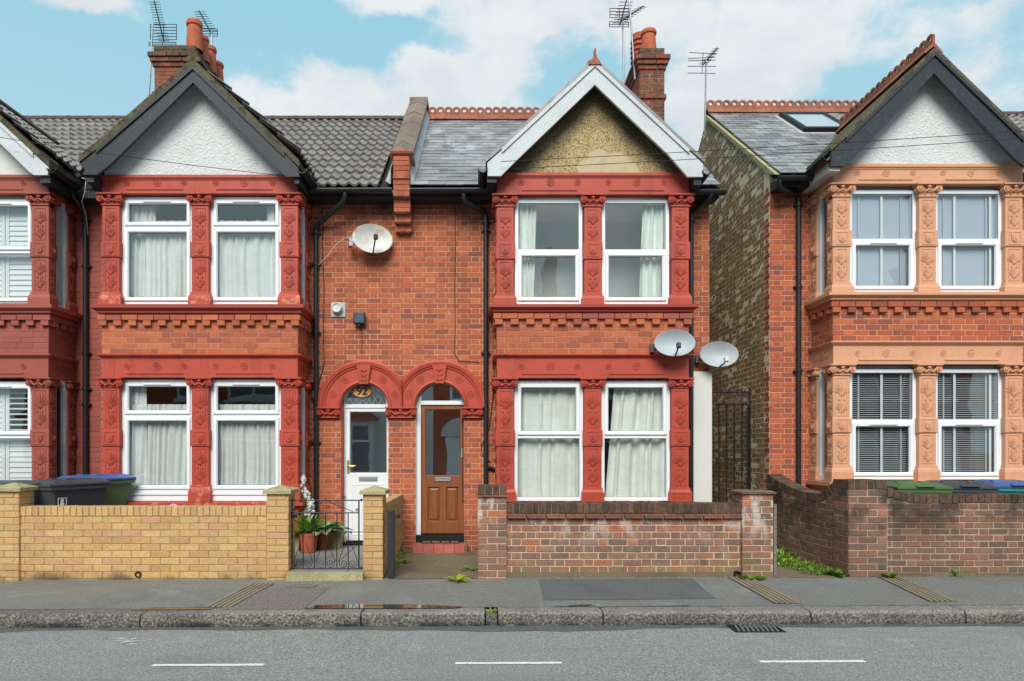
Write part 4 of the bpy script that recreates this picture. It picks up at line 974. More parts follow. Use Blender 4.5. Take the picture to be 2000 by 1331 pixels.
PYR = (322, 360, 385, 450, 482, 555, 573, 590, 667, 675, 712, 733, 817, 846, 912, 940, 956)
# ---- number 92
H1 = thing('terraced_house', 'red terraced house numbered 92 with white front door and black bargeboards', 'house', (-3.5, YW, .1)); LB, LT = Laying(), Laying()
def win1(H, lvl, i, x0, x1, z0, z1):
    zt = Z(441 if lvl == 0 else 812, YB)
    if lvl == 0: window(H, x0, x1, z0 + .03, z1 - .02, YB + .075, zt, True, True, 't')
    else: window(H, x0, x1, z0 + .12, z1 - .02, YB + .075, zt, True, True, 't', sill=.115)
    if lvl == 0:
        if i == 0: curtain(H, x0 + .3, x1 + .1, z0, z1 - .32, YB + .17, 9, .018, Mt['net'], 11); curtain(H, x0, x0 + .42, z0, z1, YB + .20, 6, .025, Mt['net'], 12)
        else: curtain(H, x0 - .05, x1 + .1, z0, z1 - .32, YB + .17, 9, .02, Mt['net'], 13); curtain(H, x1 - .25, x1 + .1, z0, z1, YB + .20, 5, .02, Mt['net'], 14)
    else:
        curtain(H, x0 - .02, x1 + .02, z0 + .1, z1 - .36, YB + .18, 12, .024, Mt['net'], 15 + i, name='net_curtain')
        curtain(H, (x0, x1 - .12)[i], (x0 + .3, x1 + .05)[i], z0 + .1, z1 - .02, YB + .20, 4, .02, Mt['net'], 17 + i, name='net_curtain')
xl1, xr1, z1_ = bay(H1, LB, 199, 582, PYL, (Mt['red'], Mt['maroon'], Mt['red_worn']), Mt['bayb'], Mt['mortar_bay'], win1, sides=(False, True))
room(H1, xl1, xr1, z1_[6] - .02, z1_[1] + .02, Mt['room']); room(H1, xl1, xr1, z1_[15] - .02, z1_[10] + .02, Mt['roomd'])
cL, rL = X(712, YW), .352
wl = wall_slab('wall', H1, [(xr1 - .03, 0), (cL - rL, 0)] + arch_pts(cL, rL) + [(cL + rL, 0), (PARTY, 0), (PARTY, EAV - .02), (xr1 - .03, EAV - .02)], Mt['mortar'])
ws = wall_slab('wall', H1, [(PARTY_L, 0), (xl1 + .03, 0), (xl1 + .03, EAV - .02), (PARTY_L, EAV - .02)], Mt['mortar'])
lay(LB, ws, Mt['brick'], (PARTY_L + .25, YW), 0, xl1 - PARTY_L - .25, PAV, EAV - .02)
MID = X(786, YW)
archivolt(H1, cL, MID - .002, 1, Mt['red']); impost(H1, X(620, YW), X(666, YW), Mt['red'])
ap1 = gable(H1, (377, 129), (158, 319), (582, 328), ((189, 293), (556, 300)), 12.3, Mt['barge_black'], Mt['moss'], Mt['white_render'], xl1, xr1, z1_[0],
    ((162, 341), (189, 342), (218, 319), (377, 161), (536.5, 325), (558.5, 345.5), (585, 345.5)), lift=9)
# ---- centre house
H2 = thing('terraced_house', 'red terraced house with brown wooden door and white bargeboards over tan pebbledash', 'house', (1.0, YW, .1)); LB2, LS2 = Laying(), Laying()
def win2(H, lvl, i, x0, x1, z0, z1):
    if lvl == 0:
        window(H, x0 + .02, x1 - .02, z0 + .03, z1 - .04, YB + .075, Z(488, YB), False, True)
        if i == 0: curtain(H, x0 - .1, x0 + .34, z0, z1, YB + .2, 6, .03, Mt['drape'], 21, taper=-.1)
        else: curtain(H, x1 - .36, x1 + .1, z0, z1, YB + .2, 6, .03, Mt['drape'], 22, taper=.1)
    else:
        window(H, x0 + .01, x1 - .01, z0 + .02, z1 - .03, YB + .075, Z(853, YB), True, False)
        if i == 0: curtain(H, x0 - .1, x1 + .06, z0, z1, YB + .2, 7, .022, Mt['drape'], 23)
        else: curtain(H, x0 + .22, x1 + .1, z0, z1, YB + .2, 6, .035, Mt['drape'], 24, skew=-.14)
xl2, xr2, z2_ = bay(H2, LB2, 970, 1346, PYC, (Mt['red'], Mt['maroon'], Mt['red']), Mt['bayb'], Mt['mortar_bay'], win2, sides=(True, True), base_orn=True)
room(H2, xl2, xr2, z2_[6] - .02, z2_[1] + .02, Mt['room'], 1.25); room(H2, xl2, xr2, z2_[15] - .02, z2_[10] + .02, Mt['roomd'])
cR, rR = X(859, YW), .362
wc = wall_slab('wall', H2, [(PARTY + .004, 0), (cR - rR, 0)] + arch_pts(cR, rR) + [(cR + rR, 0), (xl2 + .03, 0), (xl2 + .03, EAV - .02), (PARTY + .004, EAV - .02)], Mt['mortar'])
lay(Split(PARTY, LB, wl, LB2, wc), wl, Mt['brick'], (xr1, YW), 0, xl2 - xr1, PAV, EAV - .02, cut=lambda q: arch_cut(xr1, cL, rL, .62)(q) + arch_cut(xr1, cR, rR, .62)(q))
wr = wall_slab('wall', H2, [(xr2 - .03, 0), (END, 0), (END, EAV - .02), (xr2 - .03, EAV - .02)], Mt['mortar'], y1=16)
pz = Z(727, YW)
lay(LB2, wr, Mt['brick'], (xr2, YW), 0, END - xr2, pz, EAV - .02)
m = MB(); m.cbox(X(1351, YW - .07), X(1391, YW - .07), YW - .07, YW + .3, PAV, pz, .006); obj('meter_box', m, Mt['smooth_white'], H2)
archivolt(H2, cR, MID + .002, -1, Mt['red'], .362); impost(H2, X(753, YW), X(814, YW), Mt['red']); impost(H2, X(901, YW), X(944, YW), Mt['red'])
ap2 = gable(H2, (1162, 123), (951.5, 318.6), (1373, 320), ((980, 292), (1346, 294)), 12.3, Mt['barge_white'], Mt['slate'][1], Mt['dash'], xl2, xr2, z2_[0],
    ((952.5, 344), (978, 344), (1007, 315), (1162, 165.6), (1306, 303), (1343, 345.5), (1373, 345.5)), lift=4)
m = MB(); ya = 9.28; x, zz = X(1162, ya), Z(117, ya)
m.loops([[(x - w, ya - .02, zz + h), (x + w, ya - .02, zz + h), (x + w, ya + d, zz + h), (x - w, ya + d, zz + h)] for w, h, d in ((.09, -.07, .5), (.028, .02, .45), (.026, .03, .2), (.012, .08, .06), (.014, .12, .05), (.006, .15, .02))], cap=(True, True))
obj('finial', m, Mt['crest'][1], H2)
# ---- painted house at the far left
H0 = thing('terraced_house', 'brownish red painted house cut off by the left edge, white shutters', 'house', (-8, YW, .1)); LB0, LT0 = Laying(), Laying()
def shutter(H, x0, x1, z0, z1, y, open_=False):
    m = MB(); n = max(3, round((z1 - z0) / .085)); st = .05
    m.ring(x0, x1, z0, z1, [(0, y + .03), (0, y), (st, y), (st, y + .03)]); o = obj('shutter', m, Mt['blind'], H)
    def mk():
        q = MB(); w = x1 - x0 - 2 * st
        q.box(-w / 2, w / 2, -.004, .004, -.046, .046) if not open_ else q.box(-w / 2, w / 2, -.004, .004, -.03, .03)
        return q.mesh('slat')
    me = mk()
    for i in range(n):
        obj('slat', me, Mt['blind'], o, ((x0 + x1) / 2, y + .018, z0 + st + (z1 - z0 - 2 * st) * (i + .5) / n), ((-.22 if not open_ else -1.25), 0, 0))
def win0(H, lvl, i, x0, x1, z0, z1):
    zt = Z(489 if lvl == 0 else 853, YB)
    window(H, x0, x1, z0 + .08, z1 - .05, YB + .075, zt, True, False, 't')
    if i == 1:
        for a, b in ((x0 + .02, (x0 + x1) / 2 - .005), ((x0 + x1) / 2 + .005, x1 - .02)):
            shutter(H, a, b, z0 + .06, zt, YB + .2); shutter(H, a, b, zt + .01, z1 - .03, YB + .2, open_=(lvl == 1 and a > x0 + .1))
xl0, xr0, z0_ = bay(H0, LB0, -288, 95, PYL, (Mt['brownred'], Mt['brownred'], Mt['brownred']), Mt['pbrick'], Mt['brownred'], win0, sides=(False, True))
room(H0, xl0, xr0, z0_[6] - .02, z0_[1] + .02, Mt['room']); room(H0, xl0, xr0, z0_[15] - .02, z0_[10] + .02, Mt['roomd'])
w0 = wall_slab('wall', H0, [(xr0 - .03, 0), (PARTY_L - .002, 0), (PARTY_L - .002, EAV - .02), (xr0 - .03, EAV - .02)], Mt['brownred'])
lay(LB0, w0, Mt['pbrick'], (xr0, YW), 0, PARTY_L + .25 - xr0, PAV, EAV - .02)
ap0 = gable(H0, (-97, 148), (-310, 327), (95, 327), ((-280, 300), (66, 300)), 12.3, Mt['barge_white'], Mt['moss'], Mt['smooth_white'], xl0, xr0, z0_[0],
    ((-310, 342), (-282, 342), (-250, 335), (-97, 186), (56, 335), (65, 342), (93, 342)), lift=9)
# ---- peach house on the right
H3 = thing('terraced_house', 'red brick house with peach pilasters and white gable beyond the alley', 'house', (6.6, YW, .1)); LB3, LS3 = Laying(), Laying()
def blind(H, x0, x1, z0, z1, y, mat, tilt, name='venetian_blind'):
    m = MB(); n = int((z1 - z0) / .024) if tilt > 1 else int((z1 - z0) / .03); dy, dz = .012 * math.cos(tilt), .012 * math.sin(tilt)
    for i in range(n):
        zz = z0 + (i + .5) * (z1 - z0) / n
        m.add([(x0, y - dy, zz - dz), (x1, y - dy, zz - dz), (x1, y + dy, zz + dz), (x0, y + dy, zz + dz)], [(0, 1, 2, 3)])
    for x in (x0 + .16, x1 - .16): m.box(x - .012, x + .012, y - .016, y - .014, z0, z1)
    m.box(x0, x1, y - .02, y + .02, z1 - .01, z1 + .03)
    o = obj(name, m.mesh(name, recalc=False), mat, H); return o
def win3(H, lvl, i, x0, x1, z0, z1):
    window(H, x0 + .02, x1, z0 + .02, z1 - .06, YB + .075, Z(467 if lvl == 0 else 823, YB), False, True, 'b')
    for s in (.34, .86) if i else (.08, .52):
        m = MB(); xx = x0 + (x1 - x0) * s; m.box(xx - .016, xx + .016, YB + .112, YB + .118, z0 + .05, z1 - .08); obj('ladder_tape', m, Mt['blind'], H)
    blind(H, x0 + .03, x1 - .02, z0 + .04, z1 - .04, YB + .15, Mt['blindb'] if lvl == 0 else Mt['blindd'], 1.5 if lvl == 0 else .5)
xl3, xr3, z3_ = bay(H3, LB3, 1627, 1998, PYR, (Mt['terra'], Mt['terra'], Mt['terra']), Mt['rbrick'], Mt['mortar'], win3, sides=(True, False))
room(H3, xl3, xr3, z3_[6] - .02, z3_[1] + .02, Mt['room']); room(H3, xl3, xr3, z3_[15] - .02, z3_[10] + .02, Mt['roomd'])
FLX = X(1503, YW); E3 = EAV + .17; R3 = 8.06; XE3 = 8.95
w3 = wall_slab('wall', H3, [(FLX + .004, 0), (xl3 + .03, 0), (xl3 + .03, E3), (FLX + .004, E3)], Mt['mortar'])
lay(LB3, w3, Mt['rbrick'], (FLX, YW), 0, xl3 - FLX, PAV, E3 - .02)
w3b = wall_slab('wall', H3, [(xr3 - .03, 0), (XE3, 0), (XE3, E3), (xr3 - .03, E3)], Mt['mortar'])
lay(LB3, w3b, Mt['rbrick'], (xr3, YW), 0, XE3 - xr3, PAV, E3 - .02)
YBK = 2 * YR - YE
m = MB(); prof = [(YW + .006, 0), (YBK - .4, 0), (YBK - .4, E3 - .1), (YR, R3 - .1), (YW + .006, E3 - .1 + (YW - YE) * (R3 - E3) / (YR - YE))]
m.loops([[(x, p[0], p[1]) for p in prof] for x in (FLX + .0015, FLX + .23)], cap=(True, True)); fl = obj('flank_wall', m, Mt['mortar_stock'], H3)
slp3 = (R3 - E3) / (YR - YE)
def flank_cut(zc):   # rows stop under the sloping roof; u runs from the back to the front
    L_ = YBK - .4 - YW
    if zc < E3 - .1: return []
    yf = YE + (zc + .12 - E3) / slp3; yb = 2 * YR - yf
    return [(0 - 1, YBK - .4 - yb), (YBK - .4 - yf, L_ + 1)]
QU = .20
lay(LB3, fl, Mt['stock'], (FLX, YBK - .4), -PI / 2, YBK - .4 - YW - QU, PAV, R3 - .1, cut=flank_cut)
lay(LB3, fl, Mt['rbrick'], (FLX, YW + QU), -PI / 2, QU, PAV, E3 - .05)
m = MB(); a0 = (YE - .02, E3 - .02); t = .09
m.loops([[(x, p[0], p[1]) for p in ((YE + .25, E3 + .25 * slp3 - .10), (YR, R3 - .10), (YR, R3 - .035), (YE + .02, E3 - .0))] for x in (FLX - .03, FLX + .06)], cap=(True, True)); obj('verge', m, Mt['edge'], H3)
ap3 = gable(H3, (1825, 102), (1624, 297), (2026, 297), ((1652, 270), (1998, 270)), 12.4, Mt['barge_black'], Mt['moss'], Mt['white_render'], xl3, xr3, z3_[0],
    ((1622, 325), (1650, 325), (1665, 312), (1824.5, 143.5), (1984, 312), (2000, 325), (2028, 325)), lift=4)
# ---- roofs
def gskip(*gs): return weave_skip([(a[0][0], a[0][1], a[1]) for a in gs])
PL_ = PARTY - .16; PR_ = PARTY + .16
main_roof(H1, LT, PARTY_L, PL_, YE, EAV, YR, RIDGE, 'tile', gskip(ap1))
main_roof(H0, LT0, -10.4, PARTY_L - .01, YE, EAV, YR, RIDGE, 'tile', gskip(ap0))
main_roof(H2, LS2, PR_, END + .06, YE, EAV, YR, RIDGE, 'slate', gskip(ap2))
main_roof(H3, LS3, FLX + .02, XE3, YE, E3, YR, R3, 'slate', gskip(ap3))
def main_y(zz, ze=EAV, zr=RIDGE): return min(YE + (zz - ze) * (YR - YE) / (zr - ze), 12.2)
gable_tiles(LT0, ap0[4], ap0[0], ap0[2], 1, 9.30, lambda q: main_y(q), 'tile', 9)
gable_tiles(LT, ap1[4], ap1[0], ap1[2], 1, 9.30, lambda q: main_y(q), 'tile', 9)
gable_tiles(LS3, ap3[4], ap3[0], ap3[2], -1, 9.30, lambda q: main_y(q, E3, R3), 'slate', 4)
for H, x0, x1 in ((H1, PARTY_L, PL_), (H0, -10.4, PARTY_L - .005)):
    n = round((x1 - x0) / .45)
    def rm():
        m = MB(); ln = (x1 - x0) / n; m.loops([[(x, math.cos(PI * k / 8) * .125 * (1.04 if e else 1), math.sin(PI * k / 8) * .10 * (1.04 if e else 1)) for k in range(9)] for x, e in ((-ln / 2, 0), (ln / 2 - .03, 0), (ln / 2 - .03, 1), (ln / 2 + .004, 1))], cap=(True, True)); return m.mesh('ridge_tile')
    me = rm()
    for i in range(n): obj('ridge_tile', me, Mt['ridge'][0], H, (x0 + (i + .5) * (x1 - x0) / n, YR, RIDGE - .03))
for H, x0, x1, zr in ((H2, PR_ + .02, END + .04, RIDGE), (H3, FLX + .0, XE3, R3)):
    n = int((x1 - x0) / .304)
    for i in range(n): obj('ridge_tile', crest_mesh(), Mt['crest'][0], H, (x0 + .152 + i * .304, YR, zr + .06 + R.uniform(-.004, .004)), (0, R.uniform(-.01, .01), R.uniform(-.01, .01)))
y = 9.36
while y < 11.6:   # crested ridge of the peach house's gable
    obj('ridge_tile', crest_mesh(), Mt['crest'][0], H3, (ap3[0][0], y + .1, ap3[0][1] + .10), (0, R.uniform(-.01, .01), PI / 2)); y += .304
m = MB(); m.loops([[(ap1[0][0] + .11 * math.cos(PI * k / 8), y_, ap1[0][1] + .06 + .09 * math.sin(PI * k / 8)) for k in range(9)] for y_ in (9.29, 12.2)], cap=(True, True)); obj('gable_ridge', m, Mt['moss'], H1)
m = MB(); m.loops([[(ap0[0][0] + .11 * math.cos(PI * k / 8), y_, ap0[0][1] + .06 + .09 * math.sin(PI * k / 8)) for k in range(9)] for y_ in (9.29, 12.2)], cap=(True, True)); obj('gable_ridge', m, Mt['moss'], H0)
m = MB(); m.loops([[(ap2[0][0] + .1 * math.cos(PI * k / 8), y_, ap2[0][1] + .03 + .08 * math.sin(PI * k / 8)) for k in range(9)] for y_ in (9.4, 12.2)], cap=(True, True)); obj('gable_ridge', m, Mt['crest'][1], H2)
# parapet between the tiled and the slated roof
pw = MB(); sl = (RIDGE - EAV) / (YR - YE); hp = .30
y0_, y1_ = YW - .02, YR + .02
pw.loops([[(x, y0_, EAV - .3), (x, y0_, EAV + (y0_ - YE) * sl + hp), (x, y1_, RIDGE + hp), (x, y1_ + .6, RIDGE + hp - .5), (x, y1_ + .6, EAV)] for x in (PARTY - .13, PARTY + .13)], cap=(True, True))
pp = obj('parapet', pw, Mt['stone'][0], H2)
aa = math.atan(sl); nseg = 9; Ls = (y1_ - y0_) / math.cos(aa)
for i in range(nseg):
    m = MB(); ln = Ls / nseg
    m.loops([[(-.17, y, .0), (-.17, y, .055), (0, y, .12), (.17, y, .055), (.17, y, 0)] for y in (.004, ln - .004)], cap=(True, True))
    t = i * ln
    obj('coping_stone', m, Mt['stone'][0], pp, (PARTY, y0_ + math.cos(aa) * t, EAV + (y0_ - YE) * sl + hp + math.sin(aa) * t + R.uniform(0, .008)), (aa, 0, 0))
m = MB(); m.box(-.17, .17, -.1, .45, 0, .1); obj('coping_stone', m, Mt['stone'][0], pp, (PARTY, YR, RIDGE + hp - .01))
for s in (-1, 1):
    m = MB(); m.loops([[(PARTY + s * .135, y_, EAV + (y_ - YE) * sl + q) for q in (.0, .22)] + [(PARTY + s * .21, y_, EAV + (y_ - YE) * sl + .045)] for y_ in (YE + .05, YR)], cap=(True, True)); obj('flashing', m, Mt['lead'], pp)
# corbelled brick kneeler that ends the parapet
kx0, kx1 = X(769, 9.9), X(801, 9.9)
zz = [Z(p, 9.85) for p in (300, 306, 345, 352, 385, 412, 428, 443)]
cb = MB(); cb.box(kx0 + .01, kx1 - .01, 9.83, YW, zz[4], zz[1]); kn = obj('kneeler', cb, Mt['mortar'], H2)
cb = MB(); cb.loops([[(kx0 - o, 9.82 - o, z), (kx1 + o, 9.82 - o, z), (kx1 + o, YW + .1, z), (kx0 - o, YW + .1, z)] for o, z in ((.0, zz[1]), (.03, zz[1] + .02), (.045, zz[1] + .05), (.02, zz[0] + .03), (-.05, zz[0] + .08))], cap=(True, True)); obj('kneeler_cap', cb, Mt['crest'][1], kn)
for za, zb_, yf in ((zz[4], zz[3], 9.82), (zz[3], zz[2], 9.80), (zz[2], zz[1], 9.82), (zz[5], zz[4], 9.90), (zz[6], zz[5], 9.99), (zz[7], zz[6], 10.08)):
    lay(LB2, kn, Mt['bayb'], (kx0, yf), 0, kx1 - kx0, za, zb_, .077, d=.1); lay(LB2, kn, Mt['bayb'], (kx1, yf), PI / 2, YW - yf, za, zb_, .077, d=.05); lay(LB2, kn, Mt['bayb'], (kx0, YW), -PI / 2, YW - yf, za, zb_, .077, d=.05)
    if yf > 9.85: m = MB(); m.box(kx0 + .01, kx1 - .01, yf + .01, YW, za + .003, zb_ - .003); obj('corbel', m, Mt['mortar'], kn)
# chimneys
zt1 = Z(92, 12.05)
chimney(H1, LB, -5.74, -5.03, 12.0, 13.45, 5.9, zt1, [(-5.10 - .0, 12.16, .52, .125, False), (-5.12, 12.52, .46, .12, False), (-5.13, 12.9, .5, .12, False), (-5.14, 13.28, .42, .12, False)], True)
zt2 = Z(97, 12.05)
chimney(H2, LB2, X(1249, 12), X(1298, 12), 12.0, 13.25, 5.9, zt2, [(3.0, 12.2, .42, .125, False), (2.93, 12.62, .62, .15, True), (3.0, 13.0, .42, .12, False)], False)
# rainwater goods
GY = 9.83; GZ = Z(371, GY)
gutter(H1, (xr1 + .1, GY, GZ), (kx0 - .01, GY, GZ + .004)); gutter(H2, (kx1 + .01, GY, GZ), (xl2 - .13, GY, GZ + .004)); gutter(H2, (xr2 + .1, GY, GZ - .02), (END + .12, GY, GZ - .02))
for H, a, b in ((H1, xr1 - .02, kx0), (H2, kx1, xl2 + .02), (H2, xr2 - .02, END + .05), (H1, PARTY_L, xl1), (H0, xr0, PARTY_L - .004)):
    m = MB(); m.box(a, b, YE + .03, YW - .005, EAV - .17, EAV - .05); obj('fascia', m, Mt['barge_black'], H)
G3 = Z(347, GY)
gutter(H3, (FLX - .05, GY, G3), (xl3 - .1, GY, G3 + .004))
m = MB(); m.box(FLX + .01, xl3, YE + .03, YW - .005, E3 - .17, E3 - .05); obj('fascia', m, Mt['barge_black'], H3)
def eave_side(H, x, sgn, z, y0=9.27, y1=GY, ff=True, bx=None, mat='barge_black'):
    gutter(H, (x, y0, z), (x, y1 + .05, z - .01), .062)
    if ff:
        m = MB(); xi = bx; a, b = min(x - sgn * .06, xi), max(x - sgn * .06, xi)
        m.prism([(a, z - .17), (b, z - .17), (b, z + .02), (a, z + .02)], 9.345, YW - .003); obj('eaves_box', m, Mt[mat], H)
eave_side(H1, X(590, 9.27), 1, Z(330, 9.27), bx=xr1 + .005); eave_side(H1, X(152, 9.27), -1, Z(327, 9.27), bx=xl1 - .005)
eave_side(H2, X(943, 9.27), -1, Z(328, 9.27), bx=xl2 - .005); eave_side(H2, X(1382, 9.27), 1, Z(333, 9.27), bx=xr2 + .005)
eave_side(H0, X(100, 9.27), 1, Z(329, 9.27), bx=xr0 + .005); eave_side(H3, X(1617, 9.27), -1, Z(305, 9.27), y1=GY, bx=xl3 - .005, mat='smooth_white')
def dp(H, pxt, pyt, pxb, pyel, pybot, yw=YW - .05, collars=()):
    yt = GY; x0, zt = X(pxt, yt), Z(pyt, yt); x1 = X(pxb, yw); ze = Z(pyel, yw); zb = Z(pybot, yw) if pybot else PAV
    pts = [(x0, yt, zt), (x0, yt, zt - .06), (x0 + (x1 - x0) * .08, yt + .03, zt - .11), (x1 - (x1 - x0) * .08, yw - .02, ze + .05), (x1, yw, ze - .03), (x1, yw, ze - .2), (x1, yw, zb)]
    return pipe(H, pts, collars=[(x1, yw, Z(q, yw)) for q in collars])
dp(H1, 674, 378, 617, 447, None, collars=(455, 515, 650, 865, 780)); dp(H2, 906, 380, 949, 420, 945, collars=(432, 450, 690)); dp(H0, 141, 365, 167, 425, None, collars=(430, 520, 690, 760, 790))
dp(H3, 1522, 352, 1560, 390, None, collars=(400, 560, 725)); dp(H2, 1389, 372, 1350, 420, None, collars=(430,))
pipe(H2, [(X(949, YW - .05), YW - .05, Z(912, YW)), (X(955, YW - .05), YW - .05, Z(913, YW)), (X(966, YW - .05), YW - .03, Z(917, YW))], .025)
# neighbour whose tiled roof shows past the peach house
H4 = thing('terraced_house', 'house whose brown tiled roof shows behind the right gable, mostly hidden', 'house', (11, YW, .1)); LT4 = Laying()
wall_slab('wall', H4, [(XE3 + .01, 0), (13, 0), (13, E3), (XE3 + .01, E3)], Mt['mortar'])
main_roof(H4, LT4, XE3 + .01, 13.0, YE, E3, YR, R3 - .06, 'tile', lambda *a: False)
for i in range(9): obj('ridge_tile', me, Mt['ridge'][0], H4, (XE3 + .24 + i * .45, YR, R3 - .08))
# ------------------------------------------------------------------ doors
YD = YW + .10
def text_mesh(txt, size, depth):
    cu = bpy.data.curves.new('number', 'FONT'); cu.body = txt; cu.size = size; cu.extrude = depth; cu.align_x = 'CENTER'; cu.align_y = 'CENTER'; cu.offset = size * .012
    o = bpy.data.objects.new('tmp', cu); col.objects.link(o); dg = bpy.context.evaluated_depsgraph_get()
    me = bpy.data.meshes.new_from_object(o.evaluated_get(dg)); bpy.data.objects.remove(o); return me
def half_disc(cx, r, z0, y0, y1, name, mat, parent):
    m = MB(); m.prism([(cx + r * math.cos(PI * i / 20), z0 + r * math.sin(PI * i / 20)) for i in range(21)], y0, y1); return obj(name, m, mat, parent)
def fan_ring(cx, r, z0, y, t, parent):
    m = MB(); ls = []
    for i in range(21):
        a = PI * i / 20; ls.append([(cx + q * math.cos(a), yy, z0 + q * math.sin(a)) for q, yy in ((r, y + .05), (r, y), (r - t, y), (r - t, y + .05))])
    m.loops(ls); obj('fanlight_frame', m, Mt['door_white'], parent)
# white door of number 92
x0, x1 = cL - rL + .008, cL + rL + .0; zb = .24; zh = Z(797, YD)
m = MB(); m.box(x0 - .03, x0 + .045, YD, YD + .07, zb, zh); m.box(x1 + .022, x1 + .05, YD, YD + .07, zb, zh); m.box(x0 - .03, x1 + .03, YD - .004, YD + .072, zh, zh + .055)
D1 = obj('front_door', m, Mt['door_white'], H1)
m = MB(); a, b = x0 + .047, x1 + .02; zs = Z(925, YD); zt = zh - .004
m.ring(a, b, zs - .05, zt, [(0, YD + .05), (0, YD + .012), (.05, YD + .012), (.06, YD + .024), (.06, YD + .05)])
m.box(a, b, YD + .013, YD + .05, zb + .02, zs - .05)
lf = obj('door_leaf', m, Mt['door_white'], D1)
m = MB(); m.box(a + .058, b - .058, YD + .026, YD + .034, zs + .005, zt - .058); obj('pane', m, Mt['glass2'], lf)
m = MB(); m.ring(a + .08, b - .08, zb + .10, zs - .16, [(0, YD + .014), (.004, YD + .006), (.014, YD + .006), (.018, YD + .014)]); obj('door_panel', m, Mt['door_white'], lf)
m = MB(); xm = (a + b) / 2 + .0; m.cbox(xm - .14, xm + .14, YD - .004, YD + .014, zs - .115, zs - .05, .006); m.cbox(xm - .115, xm + .115, YD - .01, YD + .0, zs - .10, zs - .064, .004); obj('letterbox', m, Mt['chrome'], lf)
m = MB(); m.cbox(a + .018, a + .048, YD - .004, YD + .014, zs + .0, zs + .2, .004); m.tube([(a + .033, YD, zs + .11), (a + .033, YD - .05, zs + .11), (a + .06, YD - .055, zs + .112), (a + .13, YD - .05, zs + .108)], .010, 8); obj('handle', m, Mt['brass'], lf)
fan_ring(cL, rL + .01, zh + .05, YD, .05, D1)
g_ = half_disc(cL, rL - .02, zh + .05, YD + .02, YD + .03, 'fanlight', Mt['glass2'], D1)
m = MB()
for i in range(-6, 7):
    for s in (-1, 1):
        xa = cL + i * .095; pts = []
        for k in range(12):
            t = k / 11 * .42; px_, pz_ = xa + s * t * .62, zh + .05 + t
            if (px_ - cL) ** 2 + (pz_ - zh - .05) ** 2 < (rL - .03) ** 2: pts.append((px_, YD + .016, pz_))
        if len(pts) > 1: m.tube([pts[0], pts[-1]], .004, 5)
obj('lead_lattice', m, Mt['lead'], g_)
sign = thing('house_number_plaque', 'oval wooden plaque reading 92 hung in the fanlight', 'sign', (X(707, YD - .03), YD - .03, Z(765, YD - .03)), local=True)
m = MB(); m.disc((0, 0), .158, 0, .02, 32, .6); obj('plaque', m.mesh('plaque', smooth=.6), Mt['oval'], sign)
m = MB(); m.tube([(.145 * math.cos(2 * PI * i / 40), -.001, .086 * math.sin(2 * PI * i / 40)) for i in range(41)], .0018, 5, cap=False); obj('plaque_rim', m, Mt['ink'], sign)
o = obj('number', text_mesh('92', .165, .003), Mt['ink'], sign, (0, -.004, -.002), (PI / 2, 0, 0))
m = MB(); m.tube([(-.08, .005, .07), (-.03, .01, .11), (.0, .012, .12), (.03, .01, .11), (.08, .005, .07)], .003, 5); obj('hanging_cord', m, Mt['cable'], sign)
m = MB(); m.box(cL - rL, cL + rL, YD + .9, YD + .95, .1, 3.0); obj('hallway', m, Mt['hall'], H1)
m = MB(); m.box(cL - rL - .002, cL + rL + .002, YW + .02, YD + .07, .1, zb - .005); m.box(cL - rL + .03, cL + rL - .02, YW - .06, YW + .05, .205, .235); obj('threshold', m, Mt['tyre'], H1)
m = MB(); m.box(cL - rL - .006, cL - rL + .03, YW + .03, YD, zb, zh + .05); obj('door_jamb', m, Mt['maroon'], H1)
# brown door of the centre house
x0, x1 = cR - rR, cR + rR; zb = Z(1042, YD); zh = Z(791, YD); W = Mt['wood']
m = MB(); m.box(x0 - .02, x0 + .07, YD - .02, YD + .07, zb - .03, zh); m.box(x1 + .012, x1 + .05, YD - .02, YD + .07, zb - .03, zh); m.box(x0 - .02, x1 + .03, YD - .022, YD + .072, zh, zh + .06)
D2 = obj('front_door', m, Mt['door_white'], H2)
a, b = x0 + .073, x1 + .01; zg = Z(928, YD) - .03; st = .075
m = MB(); m.ring(a, b, zg - .05, zh - .005, [(0, YD + .05), (0, YD), (st - .012, YD), (st, YD + .018), (st, YD + .05)]); xm = (a + b) / 2; zp0, zp1 = zb + .17, zg - .15
m.box(a, b, YD + .0005, YD + .05, zp1, zg - .05 + .001); m.box(a, b, YD + .0005, YD + .05, zb, zp0)
m.box(a, a + .1, YD + .001, YD + .05, zp0 - .001, zp1 + .001); m.box(b - .1, b, YD + .001, YD + .05, zp0 - .001, zp1 + .001); m.box(xm - .045, xm + .045, YD + .001, YD + .05, zp0 - .001, zp1 + .001)
lf = obj('door_leaf', m, W, D2)
for pa, pb in ((a + .1, xm - .045), (xm + .045, b - .1)):
    q = MB(); q.loops([[(pa + i, yy, zp0 + i), (pb - i, yy, zp0 + i), (pb - i, yy, zp1 - i), (pa + i, yy, zp1 - i)] for i, yy in ((0, YD + .045), (0, YD + .004), (.012, YD + .018), (.02, YD + .026), (.045, YD + .012), (.05, YD + .008))], cap=(True, True)); obj('door_panel', q, W, lf)
q = MB(); q.box(a + st - .003, b - st + .003, YD + .02, YD + .028, zg - .05 + st - .003, zh - .005 - st + .003); obj('pane', q, Mt['glass2'], lf)
q = MB(); q.cbox(xm - .12, xm + .12, YD - .012, YD + .002, zg - .10 + .03, zg - .10 + .10, .005); q.ring(xm - .1, xm + .1, zg - .062, zg - .008, [(0, YD - .012), (0, YD - .018), (.01, YD - .018), (.01, YD - .012)]); obj('letterbox', q, Mt['chrome'], lf)
q = MB(); q.cbox(b - .06, b - .03, YD - .02, YD + .002, Z(895, YD), Z(876, YD), .006); obj('lock', q, Mt['chrome'], lf)
